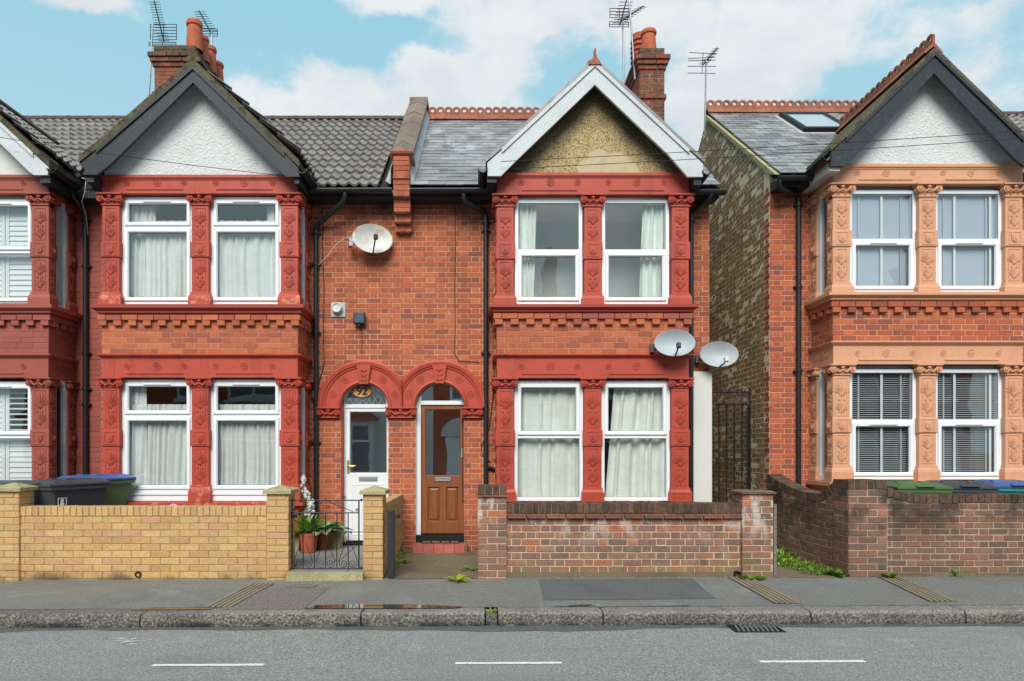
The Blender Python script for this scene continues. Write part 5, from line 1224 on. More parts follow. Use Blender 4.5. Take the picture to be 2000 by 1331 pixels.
fan_ring(cR, rR + .01, zh + .055, YD, .045, D2); half_disc(cR, rR - .02, zh + .055, YD + .02, YD + .03, 'fanlight', Mt['glass2'], D2)
m = MB(); m.box(x0, x1, YD + .9, YD + .95, .1, 3.0); obj('hallway', m, Mt['hall'], H2)
m = MB(); m.box(x0 + .002, x1 - .002, YW - .01, YD + .07, zb - .11, zb - .02); obj('threshold', m, Mt['tyre'], H2)
stp = thing('door_step', 'red tiled step below the brown front door', 'step', (cR, 9.95, PAV)); m = MB(); sy = 9.93; zt = .255
m.box(x0 - .01, X(912, sy), sy + .012, YW + .1, .1, zt - .012); obj('core', m, Mt['concrete'], stp)
n = 5; xa, xb = x0 - .02, X(908, sy)
for i in range(n):
    u0, u1 = xa + (xb - xa) * i / n + .003, xa + (xb - xa) * (i + 1) / n - .003
    q = MB(); q.cbox(u0, u1, sy, sy + .02, PAV, zt - .02, .004); obj('riser_tile', q, Mt['rtile'][0], stp)
    q = MB(); q.box(u0, u1, sy + .001, sy + .14, zt - .018, zt); obj('tread_tile', q, Mt['rtile'][0], stp)
mat_ = thing('door_mat', 'dark rubber doormat with four brown coir panels on the red step', 'doormat', (cR, 10.05, zt)); x0m, x1m = X(824, 10.05), X(897, 10.05)
m = MB(); m.box(x0m, x1m, 9.975, 10.12, zt + .001, zt + .012); obj('rubber_frame', m, Mt['tyre'], mat_)
for i in range(4):
    m = MB(); w_ = (x1m - x0m) / 4; m.box(x0m + i * w_ + .012, x0m + (i + 1) * w_ - .012, 9.99, 10.105, zt + .012, zt + .02); obj('coir_panel', m, Mt['litter'], mat_)
# ------------------------------------------------------------------ garden walls
def pier_cap(parent, x0, x1, y0, y1, z, mat, o=.035):
    m = MB(); xm, ym = (x0 + x1) / 2, (y0 + y1) / 2
    m.loops([[(x0 - q, y0 - q, zz), (x1 + q, y0 - q, zz), (x1 + q, y1 + q, zz), (x0 - q, y1 + q, zz)] for q, zz in ((o, z), (o, z + .04), (o - .008, z + .048))] + [[(xm - .01, ym - .01, z + .095), (xm + .01, ym - .01, z + .095), (xm + .01, ym + .01, z + .095), (xm - .01, ym + .01, z + .095)]], cap=(True, True))
    return obj('pier_cap', m, mat, parent)
def pier(L, T, x0, x1, y0, y1, zt, mats, mort, course=.076, bond='stretch', name='pier'):
    m = MB(); m.box(x0 + .006, x1 - .006, y0 + .006, y1 - .006, 0, zt - .004); o = obj(name, m, mort, T); W, D = x1 - x0, y1 - y0
    for O, th, ln, ph in (((x0, y0), 0, W, 0), ((x1, y0), PI / 2, D, .11), ((x0, y1), -PI / 2, D, .11)): lay(L, o, mats, O, th, ln, .06, zt, course, bond, phase=ph, bl=min(.225, W), d=.06, gap=.010)
    return o
def soldier_row(L, o, mats, x0, x1, y0, y1, z0, z1, pitch=.0745, name='coping_brick', zf=None, d=None):
    n = round((x1 - x0) / pitch); w = (x1 - x0) / n
    for i in range(n):
        xc = x0 + (i + .5) * w; dz = zf(xc) if zf else 0
        me = cached(('sold', round(w, 3), round(z1 - z0, 3), round(y1 - y0, 3)), lambda: (lambda m: (m.cbox(-w / 2 + .003, w / 2 - .003, 0, y1 - y0, -(z1 - z0) / 2, (z1 - z0) / 2, .005), m.mesh('coping_brick'))[1])(MB()))
        L.put(name, me, (xc, y0 + R.uniform(-.002, .002), (z0 + z1) / 2 + dz + R.uniform(-.003, .002)), (0, R.uniform(-.012, .012), 0), o, mats, w * (z1 - z0), Vector((0, -1, 0)))
# buff wall
LY = Laying(); GY_ = thing('garden_wall', 'low buff brick front wall with soldier coping and capped piers outside number 92', 'wall', (-4.5, YG, PAV))
def ywall():
    zt = Z(990, YG); zc = Z(1009, YG); xa, xb = X(38, YG), X(521, YG)
    m = MB(); m.box(xa - .02, xb + .02, YG + .006, YG + .2, 0, zc); o = obj('wall_body', m, Mt['mortar_buff'], GY_)
    n = 9; lay(LY, o, Mt['yellow'], (xa, YG), 0, xb - xa, PAV + .0, zc, (zc - PAV) / round((zc - PAV) / .0765), 'stretch', phase=.05)
    m = MB(); m.box(xa, xb, YG + .008, YG + .19, zc, zt - .004); o2 = obj('coping', m, Mt['mortar_buff'], GY_)
    soldier_row(LY, o2, Mt['yellow'], xa, xb, YG - .004, YG + .2, zc + .004, zt)
    for pa, pb, pt in ((-10, 38, 960), (521, 564, 965), (709, 748, 966)):
        x0, x1 = X(pa, YG - .02), X(pb, YG - .02); z = Z(pt, YG - .02)
        p = pier(LY, GY_, x0, x1, YG - .03, YG + .25, z, Mt['yellow'], Mt['mortar_buff'], bl=.25 if False else .225) if False else pier(LY, GY_, x0, x1, YG - .03, YG + .25, z, Mt['yellow'], Mt['mortar_buff'])
        pier_cap(p, x0, x1, YG - .03, YG + .25, z, Mt['edge'])
    # side wall towards the house along the path
    x0, x1 = X(748, YG) - .14, X(748, YG) - .02; z = Z(984, YG + .25); ya, yb = YG + .255, YW - .02
    m = MB(); m.box(x0, x1 - .006, ya, yb, 0, z - .11); o = obj('side_wall', m, Mt['mortar_buff'], GY_)
    lay(LY, o, Mt['yellow'], (x1, ya), PI / 2, yb - ya, PAV, z - .112, .0765, 'stretch')
    n = int((yb - ya) / .0745)
    for i in range(n):
        me = cached('sold_side', lambda: (lambda m: (m.cbox(-.034, .034, 0, .13, -.055, .055, .005), m.mesh('coping_brick'))[1])(MB()))
        LY.put('coping_brick', me, (x1 + .002, ya + (i + .5) * .0745, z - .056), (0, 0, PI / 2), o, Mt['yellow'], .004, Vector((1, 0, 0)))
    # return wall behind on the left (boundary of the painted house)
    x0 = X(30, 8.3) ; m = MB(); m.box(x0 - .1, x0 + .0, YG + .26, YW - .7, 0, Z(985, 8.6)); o = obj('side_wall', m, Mt['mortar_buff'], GY_)
    lay(LY, o, Mt['yellow'], (x0 + .006, YG + .26), PI / 2, 1.3, PAV, Z(985, 8.6), .0765, 'stretch')
    m = MB(); xo, zo = X(270, YG), Z(1122, YG)
    m.loops([[(xo + r_ * math.cos(2 * PI * k / 16), yy, zo + r_ * math.sin(2 * PI * k / 16)) for k in range(16)] for r_, yy in ((.034, YG + .1), (.034, YG - .02), (.026, YG - .02), (.026, YG + .08))], cap=(False, True)); obj('drain_outlet', m, Mt['tyre'], GY_)
ywall()
LY.emit(300)
# weathered wall in front of the centre house
LO = Laying(); GO = thing('garden_wall', 'weathered red brick front wall with white bloom outside the brown door house', 'wall', (1.6, YG, PAV))
def owall():
    zt = Z(984, YG); zc = Z(1003, YG); zk = Z(1013, YG); xa, xb = X(990, YG), X(1450, YG)
    m = MB(); m.box(xa - .02, xb + .02, YG + .036, YG + .26, 0, zk); o = obj('wall_body', m, Mt['mortar_old'], GO)
    lay(LO, o, Mt['oldb'], (xa, YG + .03), 0, xb - xa, PAV + .06, zk, .0755, 'flemish', jit=.003, gap=.0115)
    m = MB(); m.box(xa, xb, YG + .012, YG + .27, .0, PAV + .07 + .0); obj('footing', m, Mt['concrete'], GO)
    n = 12
    for i in range(n):
        w = (xb - xa) / n; m = MB()
        for r_ in range(2): m.box(xa + i * w + (.0 if r_ else .006), xa + (i + 1) * w - .006, YG - .02 + r_ * .012, YG + .29, zk + .004 + r_ * .026, zk + .026 + r_ * .026)
        obj('creasing_tile', m, Mt['crease'][0], o)
    m = MB(); m.box(xa, xb, YG + .02, YG + .25, zk + .05, zt - .006); o2 = obj('coping', m, Mt['mortar_dark'], GO)
    soldier_row(LO, o2, Mt['coping'], xa, xb, YG + .004, YG + .27, zc, zt)
    for pa, pb, pt, big in ((933, 990, 947, 1), (1450, 1511, 963, 0)):
        x0, x1 = X(pa, YG - .02), X(pb, YG - .02)
        zp = Z(pt, YG - .02) - (.14 if big else .012)
        p = pier(LO, GO, x0, x1, YG - .02, YG + .31, zp, Mt['oldb'], Mt['mortar_old'])
        m = MB(); m.box(x0 - .025, x1 + .02, YG - .05, YG + .33, zp, zp + .02); obj('creasing_tile', m, Mt['crease'][0], p)
        if big:
            m = MB(); m.box(x0 + .006, x1 - .006, YG - .01, YG + .3, zp + .02, zp + .125); q = obj('pier_top', m, Mt['mortar_dark'], p); soldier_row(LO, q, Mt['coping'], x0, x1, YG - .02, YG + .3, zp + .022, zp + .132, .078)
        else:
            m = MB(); m.loops([[(x0 - .02 + i, YG - .045 + i, zz), (x1 + .015 - i, YG - .045 + i, zz), (x1 + .015 - i, YG + .32 - i, zz), (x0 - .02 + i, YG + .32 - i, zz)] for i, zz in ((0, zp + .022), (.03, zp + .034))], cap=(True, True)); obj('pier_top', m, Mt['concrete'], p)
    m = MB(); m.box(X(1511, YG) - .003, X(1516, YG) , YG - .015, YG + .3, PAV, Z(985, YG)); obj('render_face', m, Mt['patch_pink'], GO)
    xo, zo = X(1440, YG), Z(1122, YG); m = MB()
    m.loops([[(xo + r_ * math.cos(2 * PI * k / 16), yy, zo + r_ * math.sin(2 * PI * k / 16)) for k in range(16)] for r_, yy in ((.04, YG + .1), (.04, YG - .03), (.031, YG - .03), (.031, YG + .08))], cap=(False, True)); obj('drain_outlet', m, Mt['tyre'], GO)
owall(); LO.emit(300)
# sooty wall in front of the peach house
LD = Laying(); GD = thing('garden_wall', 'sooty brick front wall with dipped coping outside the peach pilastered house', 'wall', (6, YG, PAV))
def dwall():
    xa, xb = X(1733, YG), X(2140, YG); zt = Z(966, YG); zc = zt - .105
    def dip(x): t = max(0, min(1, (x - xa) / .42)); return .085 * (1 - t) ** 2
    m = MB(); m.box(xa - .02, xb, YG + .006, YG + .22, 0, zc); o = obj('wall_body', m, Mt['mortar_dark'], GD)
    lay(LD, o, Mt['darkb'], (xa, YG), 0, xb - xa, PAV + .07, zc, .0755, 'flemish', jit=.003, gap=.0115)
    m = MB(); m.box(xa, xb, YG - .02, YG + .25, 0, PAV + .07); obj('footing', m, Mt['concrete'], GD)
    m = MB(); n = 20
    m.loops([[(x, YG + .012, zc - .01), (x, YG + .012, zt + dip(x) - .006), (x, YG + .2, zt + dip(x) - .006), (x, YG + .2, zc - .01)] for x in [xa + (xb - xa) * i / n for i in range(n + 1)]], cap=(True, True)); o2 = obj('coping', m, Mt['mortar_dark'], GD)
    soldier_row(LD, o2, Mt['coping'], xa, xb, YG - .003, YG + .225, zc + .004, zt, zf=dip)
    x0, x1 = X(1657, YG - .02), X(1733, YG - .02); zp = Z(938, YG - .02) - .11
    p = pier(LD, GD, x0, x1, YG - .02, YG + .33, zp, Mt['darkb'], Mt['mortar_dark'])
    m = MB(); m.box(x0 + .006, x1 - .006, YG - .01, YG + .32, zp, zp + .104); q = obj('pier_top', m, Mt['mortar_dark'], p); soldier_row(LD, q, Mt['coping'], x0, x1, YG - .02, YG + .33, zp + .004, zp + .11, .076)
    # side wall along the alley, its coping sagging between pier and house
    ya, yb = YG + .33, YW - .01; xf = x0 + .01
    def zf(y): t = (y - ya) / (yb - ya); return Z(968, YG + .3) + .0 + .17 * max(0, (.22 - t) / .22) ** 2 + .20 * max(0, (t - .35) / .65) ** 1.6
    m = MB(); n = 16
    m.loops([[(xf + .006, y, 0), (xf + .2, y, 0), (xf + .2, y, zf(y) - .008), (xf + .006, y, zf(y) - .008)] for y in [ya + (yb - ya) * i / n for i in range(n + 1)]], cap=(True, True)); o = obj('side_wall', m, Mt['mortar_dark'], GD)
    zmin = Z(968, YG + .3) - .11
    lay(LD, o, Mt['darkb'], (xf, yb), -PI / 2, yb - ya, PAV, zmin + .23, .0755, 'flemish', jit=.003, gap=.0115, cut=lambda zc_: [] if zc_ < zmin else [(yb - (ya + (yb - ya) * i / 60) - (yb - ya) / 60, yb - (ya + (yb - ya) * i / 60)) for i in range(60) if zf(ya + (yb - ya) * i / 60) - .11 < zc_])
    k = int((yb - ya) / .0745)
    for i in range(k):
        y = ya + (i + .5) * (yb - ya) / k; me = cached('sold_dark', lambda: (lambda m: (m.cbox(-.034, .034, 0, .21, -.054, .054, .005), m.mesh('coping_brick'))[1])(MB()))
        sl_ = math.atan((zf(y + .03) - zf(y - .03)) / .06)
        LD.put('coping_brick', me, (xf - .004, y, zf(y) - .054), (0, sl_, -PI / 2), o, Mt['coping'], .006, Vector((-1, 0, 0)))
dwall(); LD.emit(300)
# ------------------------------------------------------------------ front path, gate and things at number 92
pth = struct(thing('garden_path', '', '')); del pth['label'], pth['category']
gx0, gx1 = X(566, YG), X(709, YG)
m = MB(); ls = []
for i in range(15):
    x = X(558, YG - .1) + (X(708, YG - .1) - X(558, YG - .1)) * i / 14; ls.append([(x, YG - .10 + R.uniform(-.012, .012), 0.05), (x, YG - .09 + R.uniform(-.012, .012), .19), (x, YG - .02, .203 + R.uniform(-.004, .003)), (x, YG + .3, .2), (x, YG + .3, .05)])
m.loops(ls, cap=(True, True)); obj('path_edge', m, Mt['edge'], pth)
yy = YG - .04; k = 0
while yy < YW - .02:
    y1 = min(yy + .45, YW - .015); xx = -3.2 if k % 2 else -3.35; k += 1
    while xx < gx1 - .05:
        a, b = max(xx, gx0 - .02 if yy < YG + .2 else -3.2), min(xx + .45, X(748, YG) - .145 if yy > YG + .2 else gx1 + .02)
        if b - a > .05:
            m = MB(); m.box(a + .004, b - .004, yy + .004, y1 - .004, .15, .2085 + R.uniform(0, .002)); obj('paving_slab', m, Mt['slabs'][0], pth)
        xx += .45
    yy = y1
struct(sheet('path', [(X(756, 7.9), 7.92), (X(935, 7.9), 7.92), (X(935, 7.9), YW), (X(748, YG) - .02, YW)], PAV + .006, Mt['concrete']))
struct(sheet('alley', [(X(1512, YG), 7.9), (X(1657, YG), 7.9), (X(1657, YG), 10.3), (FLX, 10.3), (FLX, 17), (END, 17), (END, 10.0), (X(1512, YG), 8.3)], PAV + .005, Mt['soil']))
gt = thing('garden_gate', 'open-work black iron gate with scrolls between buff brick piers', 'gate', ((gx0 + gx1) / 2, YG + .1, .2)); yg = YG + .1
IR = Mt['iron']; q = lambda px: X(px, yg); w = lambda py: Z(py, yg)
def bar(name, pts, r=.007, n=6): m = MB(); m.tube(pts, r, n); return obj(name, m.mesh(name, smooth=.8), IR, gt)
bar('stile', [(q(570), yg, w(977)), (q(570), yg, w(1111))], .009); bar('stile', [(q(701), yg, w(977)), (q(701), yg, w(1111))], .009)
for py in (977.5, 1002, 1110.5): bar('rail', [(q(570), yg, w(py)), (q(701), yg, w(py))], .008)
for px in (592, 614, 636, 658, 680): bar('picket', [(q(px), yg, w(1002)), (q(px), yg, w(1110))], .0065)
bar('rail', [(q(658), yg, w(1039.5)), (q(709), yg, w(1039.5))], .005); bar('brace', [(q(661), yg, w(1098)), (q(701), yg, w(1062))], .004)
def spiral(cx, cz, r0, turns, sgn, st, n=26): return [(cx + (r0 * (1 - .8 * i / n)) * math.cos(st + sgn * turns * 2 * PI * i / n), yg, cz + (r0 * (1 - .8 * i / n)) * math.sin(st + sgn * turns * 2 * PI * i / n)) for i in range(n + 1)]
for px in (592, 636, 680):
    for s in (-1, 1):
        cxx, cz = q(px) + s * .046, w(1100); top = (q(px) + s * .02, yg, w(1058)); sp = spiral(q(px) + s * .055, w(1101), .05, 1.6, -s, 0 if s > 0 else PI)
        lyre = [(q(px) + s * .03, yg, w(1060)), (q(px) + s * .075, yg, w(1080)), (q(px) + s * .108, yg, w(1096))] + sp[1:]
        bar('scroll', lyre, .0042, 5)
        bar('scroll', spiral(q(px) + s * .026, w(1040), .02, 1.3, s, -PI / 2, 16), .004, 5)
for s, px in ((1, 636),):
    bar('scroll', [(q(600), yg, w(995)), (q(625), yg, w(984)), (q(636), yg, w(975)), (q(650), yg, w(984)), (q(690), yg, w(1000))], .0045, 5)
    for p_ in ((697, 997, .022), (672, 973, .026), (608, 973, .024), (575, 996, .02), (640, 992, .03)): bar('scroll', spiral(q(p_[0]), w(p_[1]), p_[2], 1.5, 1, 0, 18), .004, 5)
for py in (977, 1110): m = MB(); m.ell((q(706), yg, w(py)), .016, .016, .016, 8, 6); m.tube([(q(701), yg, w(py)), (q(709), yg, w(py))], .006, 6); obj('hinge', m, IR, gt)
m = MB(); m.box(q(562), q(580), yg - .012, yg + .012, w(1012), w(1005)); obj('latch', m, IR, gt)
def clamp_plant(name, label, cat, loc, mats, n, ln, wd, spread, up, seed, group=None, kinds=None, droop=.5):
    r = random.Random(seed); T = thing(name, label, cat, loc, group=group, local=True); m = MB()
    for i in range(n):
        a = r.uniform(0, 2 * PI); L_ = ln * r.uniform(.6, 1.1); e = up * r.uniform(.6, 1.15); r0 = r.uniform(0, spread)
        ox, oy, oz = math.cos(a) * r0, math.sin(a) * r0, 0
        side = Vector((-math.sin(a), math.cos(a), 0)); prev = None; K = 5; pts = []
        for k in range(K + 1):
            t = k / K; rad = L_ * t * math.cos(e) * (1 + .2 * t); h = L_ * (t * math.sin(e) - droop * t * t * .6)
            wv = wd * L_ * (math.sin(PI * min(1, t * .92 + .08)) ** .8) * .5
            ctr = Vector((ox + math.cos(a) * rad, oy + math.sin(a) * rad, oz + h)); up_ = Vector((0, 0, wv * .35))
            pts.append((ctr - side * wv + up_, ctr, ctr + side * wv + up_))
        base = len(m.v)
        m.add([p for t3 in pts for p in t3], [(3 * k + j, 3 * k + j + 1, 3 * k + j + 4, 3 * k + j + 3) for k in range(K) for j in range(2)])
    o = obj('leaves', m.mesh('leaves', smooth=3, recalc=False), mats[1], T); return T
def flowerpot(label, px, pyb, wpx, hpx, yv, z=.209):
    x = X(px, yv); w_ = wpx * yv / F; h = hpx * yv / F; m = MB(); r = w_ / 2
    T = thing('flowerpot', label, 'flowerpot', (x, yv, z), local=True)
    m.lathe([(r * .74, 0), (r * .95, h * .84), (r * 1.0, h * .84), (r * 1.02, h), (r * .93, h), (r * .9, h * .93)], n=24, cap=(True, True)); obj('pot', m.mesh('pot', smooth=.6), Mt['pot'], T)
    m = MB(); m.lathe([(r * .92, h * .92), (r * .5, h * .955)], n=20, cap=(False, True)); obj('soil', m, Mt['soil'], T)
    m = MB(); m.lathe([(r * .8, -.008), (r * .86, .006), (r * .7, .006)], (0, 0, .004), 20, cap=(True, True)); obj('saucer', m, Mt['pot'], T)
    return x, z + h * .93
x, z = flowerpot('larger terracotta pot of grassy leaves behind the gate', 603, 1080, 37, 38, 9.43)
clamp_plant('potted_plant', 'upright bright green grassy plant in the larger terracotta pot', 'plant', (x, 9.43, z), Mt['leafg'], 70, .34, .16, .07, 1.15, 3, droop=.25)
x, z = flowerpot('smaller terracotta pot of hosta behind the gate', 630, 1073, 30, 34, 9.72)
clamp_plant('hosta', 'hosta with broad pale-edged green leaves in the smaller terracotta pot', 'plant', (x + .02, 9.70, z), Mt['hosta'], 42, .38, .5, .05, .85, 5, droop=.75)
def planter(label, px0, px1, pyt, yv):
    x0, x1 = X(px0, yv), X(px1, yv); T = thing('planter', label, 'planter', ((x0 + x1) / 2, yv, .209)); m = MB(); h = Z(pyt, yv)
    m.loops([[(x0 + i, yv + i, zz), (x1 - i, yv + i, zz), (x1 - i, yv + .24 - i, zz), (x0 + i, yv + .24 - i, zz)] for i, zz in ((.015, .209), (0, h), (.02, h), (.025, h - .05))], cap=(True, False)); obj('trough', m, Mt['edge'], T)
    m = MB(); m.box(x0 + .02, x1 - .02, yv + .02, yv + .22, h - .06, h - .03); obj('soil', m, Mt['soil'], T); return (x0 + x1) / 2, h - .03
x, z = planter('square stone planter half hidden behind the left gate pier', 556, 585, 1047, 9.45)
clamp_plant('leafy_plant', 'lime green large-leaved plant in the stone planter behind the gate pier', 'plant', (x, 9.5, z), Mt['lime'], 26, .42, .45, .08, 1.0, 8, droop=.5)
planter('pale stone planter beside the white front door', 636, 665, 1040, 9.8)
T = thing('flowering_plant', 'tall white flower spike rising behind the garden gate', 'plant', (X(595, 9.65), 9.65, .3), local=True); r = random.Random(4)
for k, (dx, h0, h1) in enumerate(((-.03, .62, .95), (.04, .4, .74), (.09, .3, .62))):
    m = MB(); m.tube([(dx * .3, 0, 0), (dx, 0, h1)], .006, 5); obj('stem', m, Mt['leafg'][1], T); m = MB()
    for i in range(34):
        t = r.random(); a = r.uniform(0, 6.28); q_ = .035 * (1 - .55 * t) + .008; zz = h0 + (h1 - h0) * t
        for u in range(4): m.ell((dx + q_ * math.cos(a) + .014 * math.cos(u * 1.57), q_ * math.sin(a), zz + .014 * math.sin(u * 1.57)), .013, .008, .013, 5, 3)
    obj('blossom', m.mesh('blossom', smooth=3), Mt['petal'], T)
o = tag(obj('fallen_bloom', (lambda m: ([m.ell((.03 * math.cos(i), .02 * math.sin(i * 1.3), .012 + .01 * (i % 3)), .022, .02, .015, 6, 4) for i in range(8)], m)[1])(MB()), Mt['pinkpetal'], loc=(X(339, YG + .1), YG + .1, Z(992, YG + .1))), 'pale pink bloom lying on the buff wall coping', 'flower')
# black post by the path
po = thing('gate_post', 'worn black timber post with a latch hook beside the buff side wall', 'post', (X(763, YG), YG + .02, PAV)); yv = YG + .0
m = MB(); m.loops([[(X(757, yv) + i, yv + i, zz), (X(769.5, yv) - i, yv + i, zz), (X(769.5, yv) - i, yv + .075 - i, zz), (X(757, yv) + i, yv + .075 - i, zz)] for i, zz in ((0, PAV - .02), (0, Z(999, yv)), (.008, Z(996.5, yv)))], cap=(True, True))
obj('post', m, pm('flaking_black_timber', c(48, 48, 50), rough=.65, grain=(40, .2), stains=[(9, c(150, 148, 142), .8, .60, .68, (1, 1, .5), (.1, .6, 1, .1))], bump=(40, .4, .005)), po)
m = MB(); zl = Z(1009, yv); m.tube([(X(769, yv), yv + .03, zl - .03), (X(773, yv), yv + .02, zl - .004), (X(777, yv), yv + .01, zl)], .006, 6); m.cbox(X(775, yv), X(780.5, yv), yv - .012, yv + .02, zl - .02, zl + .02, .004); obj('latch_hook', m, IR, po)
# ------------------------------------------------------------------ wheelie bins
def bin_(label, x, y, rot, bm, lm, rm=None, z=PAV, open_=0.0, mark=None, s=1.0):
    T = thing('wheelie_bin', label, 'bin', (x, y, z), rot, group='wheelie bins behind the front walls', local=True); rm = rm or bm
    W, D, Hh = .60 * s, .74 * s, .98
    m = MB(); lv = ((.40, .46, .04), (.46, .54, .45), (W - .04, D - .06, .88), (W - .03, D - .05, .93))
    m.loops([[(-a / 2, -b / 2 + .02, h), (-a / 2 + .04, -b / 2 - .02, h), (a / 2 - .04, -b / 2 - .02, h), (a / 2, -b / 2 + .02, h), (a / 2, b / 2, h), (-a / 2, b / 2, h)] for a, b, h in lv], cap=(True, True)); bo = obj('body', m, Mt[bm], T)
    for sx in (-1, 1):
        for k in (.10, .20):
            m = MB(); xx = sx * (W / 2 - .03); yy_ = -D / 2 + .06 + k
            m.loops([[(xx, yy_ - .03, .90), (xx + sx * .025, yy_, .90), (xx, yy_ + .03, .90)], [(xx - sx * .01, yy_ - .002, .80), (xx - sx * .008, yy_, .80), (xx - sx * .01, yy_ + .002, .80)]], cap=(True, True)); obj('gusset', m, Mt[bm], bo)
    m = MB(); m.loops([[(-a, -b, h), (a, -b, h), (a, b, h), (-a, b, h)] for a, b, h in ((W / 2 - .03, D / 2 - .03, .90), (W / 2 + .012, D / 2 + .012, .905), (W / 2 + .012, D / 2 + .012, .945), (W / 2 - .01, D / 2 - .01, .95))], cap=(True, True)); obj('rim', m, Mt[rm], T)
    m = MB(); m.loops([[(-a, -b + o_, h), (a, -b + o_, h), (a, b, h + .012), (-a, b, h + .012)] for a, b, h, o_ in ((W / 2 + .02, D / 2 + .025, .95, 0), (W / 2 + .02, D / 2 + .025, .972, 0), (W / 2 - .02, D / 2 - .01, .985, .02), (W / 2 - .06, D / 2 - .03, 1.01, .05), (W / 2 - .12, D / 2 - .08, 1.02, .08))], cap=(True, True)); ld = obj('lid', m, Mt[lm], T)
    m = MB(); m.cbox(-.1, .1, -D / 2 - .05, -D / 2 + .04, .972, .99, .006); obj('lid_grip', m, Mt[lm], ld)
    for sx in (-.15, .15): m = MB(); m.cbox(sx - .05, sx + .05, -.12, -.02, 1.0, 1.032, .01); obj('lid_rib', m, Mt[lm], ld)
    m = MB(); m.tube([(-W / 2 + .05, D / 2 + .07, .95), (W / 2 - .05, D / 2 + .07, .95)], .016, 8); [m.tube([(sx, D / 2 - .01, .93), (sx, D / 2 + .07, .95)], .016, 8) for sx in (-W / 2 + .06, W / 2 - .06)]; obj('handle', m.mesh('handle', smooth=.8), Mt[rm], T)
    for sx in (-1, 1):
        m = MB(); m.loops([[(sx * .2 + dx, D / 2 - .06 + .1 * math.cos(2 * PI * k / 18), .1 + .1 * math.sin(2 * PI * k / 18)) for k in range(18)] for dx in (-.025, .025)], cap=(True, True)); obj('wheel', m, Mt['tyre'], T)
    if mark: mark(T, W, D)
def crest(T, W, D):
    m = MB(); y = 0; mm = MB()
    m.ring(-.055, .055, 0, .15, [(0, 0), (0, -.002), (.007, -.002), (.007, 0)])
    m.ell((0, 0, .118), .022, .002, .02, 8, 4); m.ell((0, 0, .07), .028, .002, .034, 8, 4); m.ell((-.022, 0, .035), .012, .002, .022, 6, 4, .4); m.ell((.022, 0, .035), .012, .002, .022, 6, 4, -.4); m.box(-.03, .03, -.002, 0, .012, .02)
    obj('sticker', m, Mt['sticker'], T, (W / 2 - .012, -D / 2 + .14, .66), (.05, 0, PI / 2))
def councilmark(T, W, D):
    m = MB(); m.ring(-.06, -.02, 0, .045, [(0, 0), (0, -.002), (.007, -.002), (.007, 0)]); m.ell((-.04, 0, .022), .012, .002, .012, 6, 4); m.box(-.01, .05, -.002, 0, .03, .042); m.box(-.01, .05, -.002, 0, .016, .026); m.box(-.01, .04, -.002, 0, .002, .012)
    obj('council_mark', m, Mt['sticker'], T, (W / 2 - .014, -D / 2 + .12, .74), (.05, 0, PI / 2))
bin_('black wheelie bin with white crest sticker behind the buff wall', X(127, 8.62), 8.62, -.42, 'binblack', 'binblack', mark=crest, z=.225, s=1.04)
bin_('green wheelie bin with blue lid beside the black bin', X(180, 9.2), 9.25, -.40, 'bingreen', 'binblue', z=.26, mark=councilmark)
bin_('black lidded wheelie bin outside the painted house', X(22, 9.05), 9.0, .5, 'binblack', 'binblack', z=.18)
bin_('teal wheelie bin cut off by the left edge', X(-30, 8.75), 8.75, .1, 'binteal', 'binteal', z=.17)
bin_('green lidded wheelie bin behind the sooty wall pier', X(1775, 8.75), 8.75, -.1, 'bingreen', 'bingreen', z=.185)
bin_('black lidded wheelie bin between green and blue lids behind the sooty wall', X(1868, 8.8), 8.8, -.25, 'binblack', 'binblack', z=.185)
bin_('blue lidded wheelie bin behind the sooty wall near the right edge', X(1967, 8.85), 8.85, -.3, 'binteal', 'binblue', z=.195)
# ------------------------------------------------------------------ alley gate
ag = thing('alley_gate', 'tall black iron bar gate closing the side alley', 'gate', (3.85, 10.9, PAV)); ya = 10.9
def abar(name, pts, r=.011, n=6): m = MB(); m.tube(pts, r, n); return obj(name, m, IR, ag)
xa, xb = END + .02, X(1466, ya)
for py in (789, 766): abar('rail', [(xa, ya, Z(py, ya)), (xb - (.0 if py == 766 else .04), ya, Z(py, ya))], .014)
abar('rail', [(xa, ya, .3), (xb, ya, .3)], .014)
for i, px in enumerate((1356, 1374, 1390, 1404, 1419, 1434, 1449)): abar('bar', [(X(px, ya), ya, .3), (X(px, ya), ya, Z(789, ya) + .005)])
for px in (1372, 1390, 1408, 1424, 1440, 1454): abar('spike', [(X(px, ya), ya - .005, Z(772, ya)), (X(px, ya), ya - .005, Z(762, ya))], .009)
abar('post', [(xb, ya, PAV), (xb, ya, Z(758, ya))], .022, 8); abar('stile', [(X(1461, ya), ya, .3), (X(1461, ya), ya, Z(789, ya))], .014)
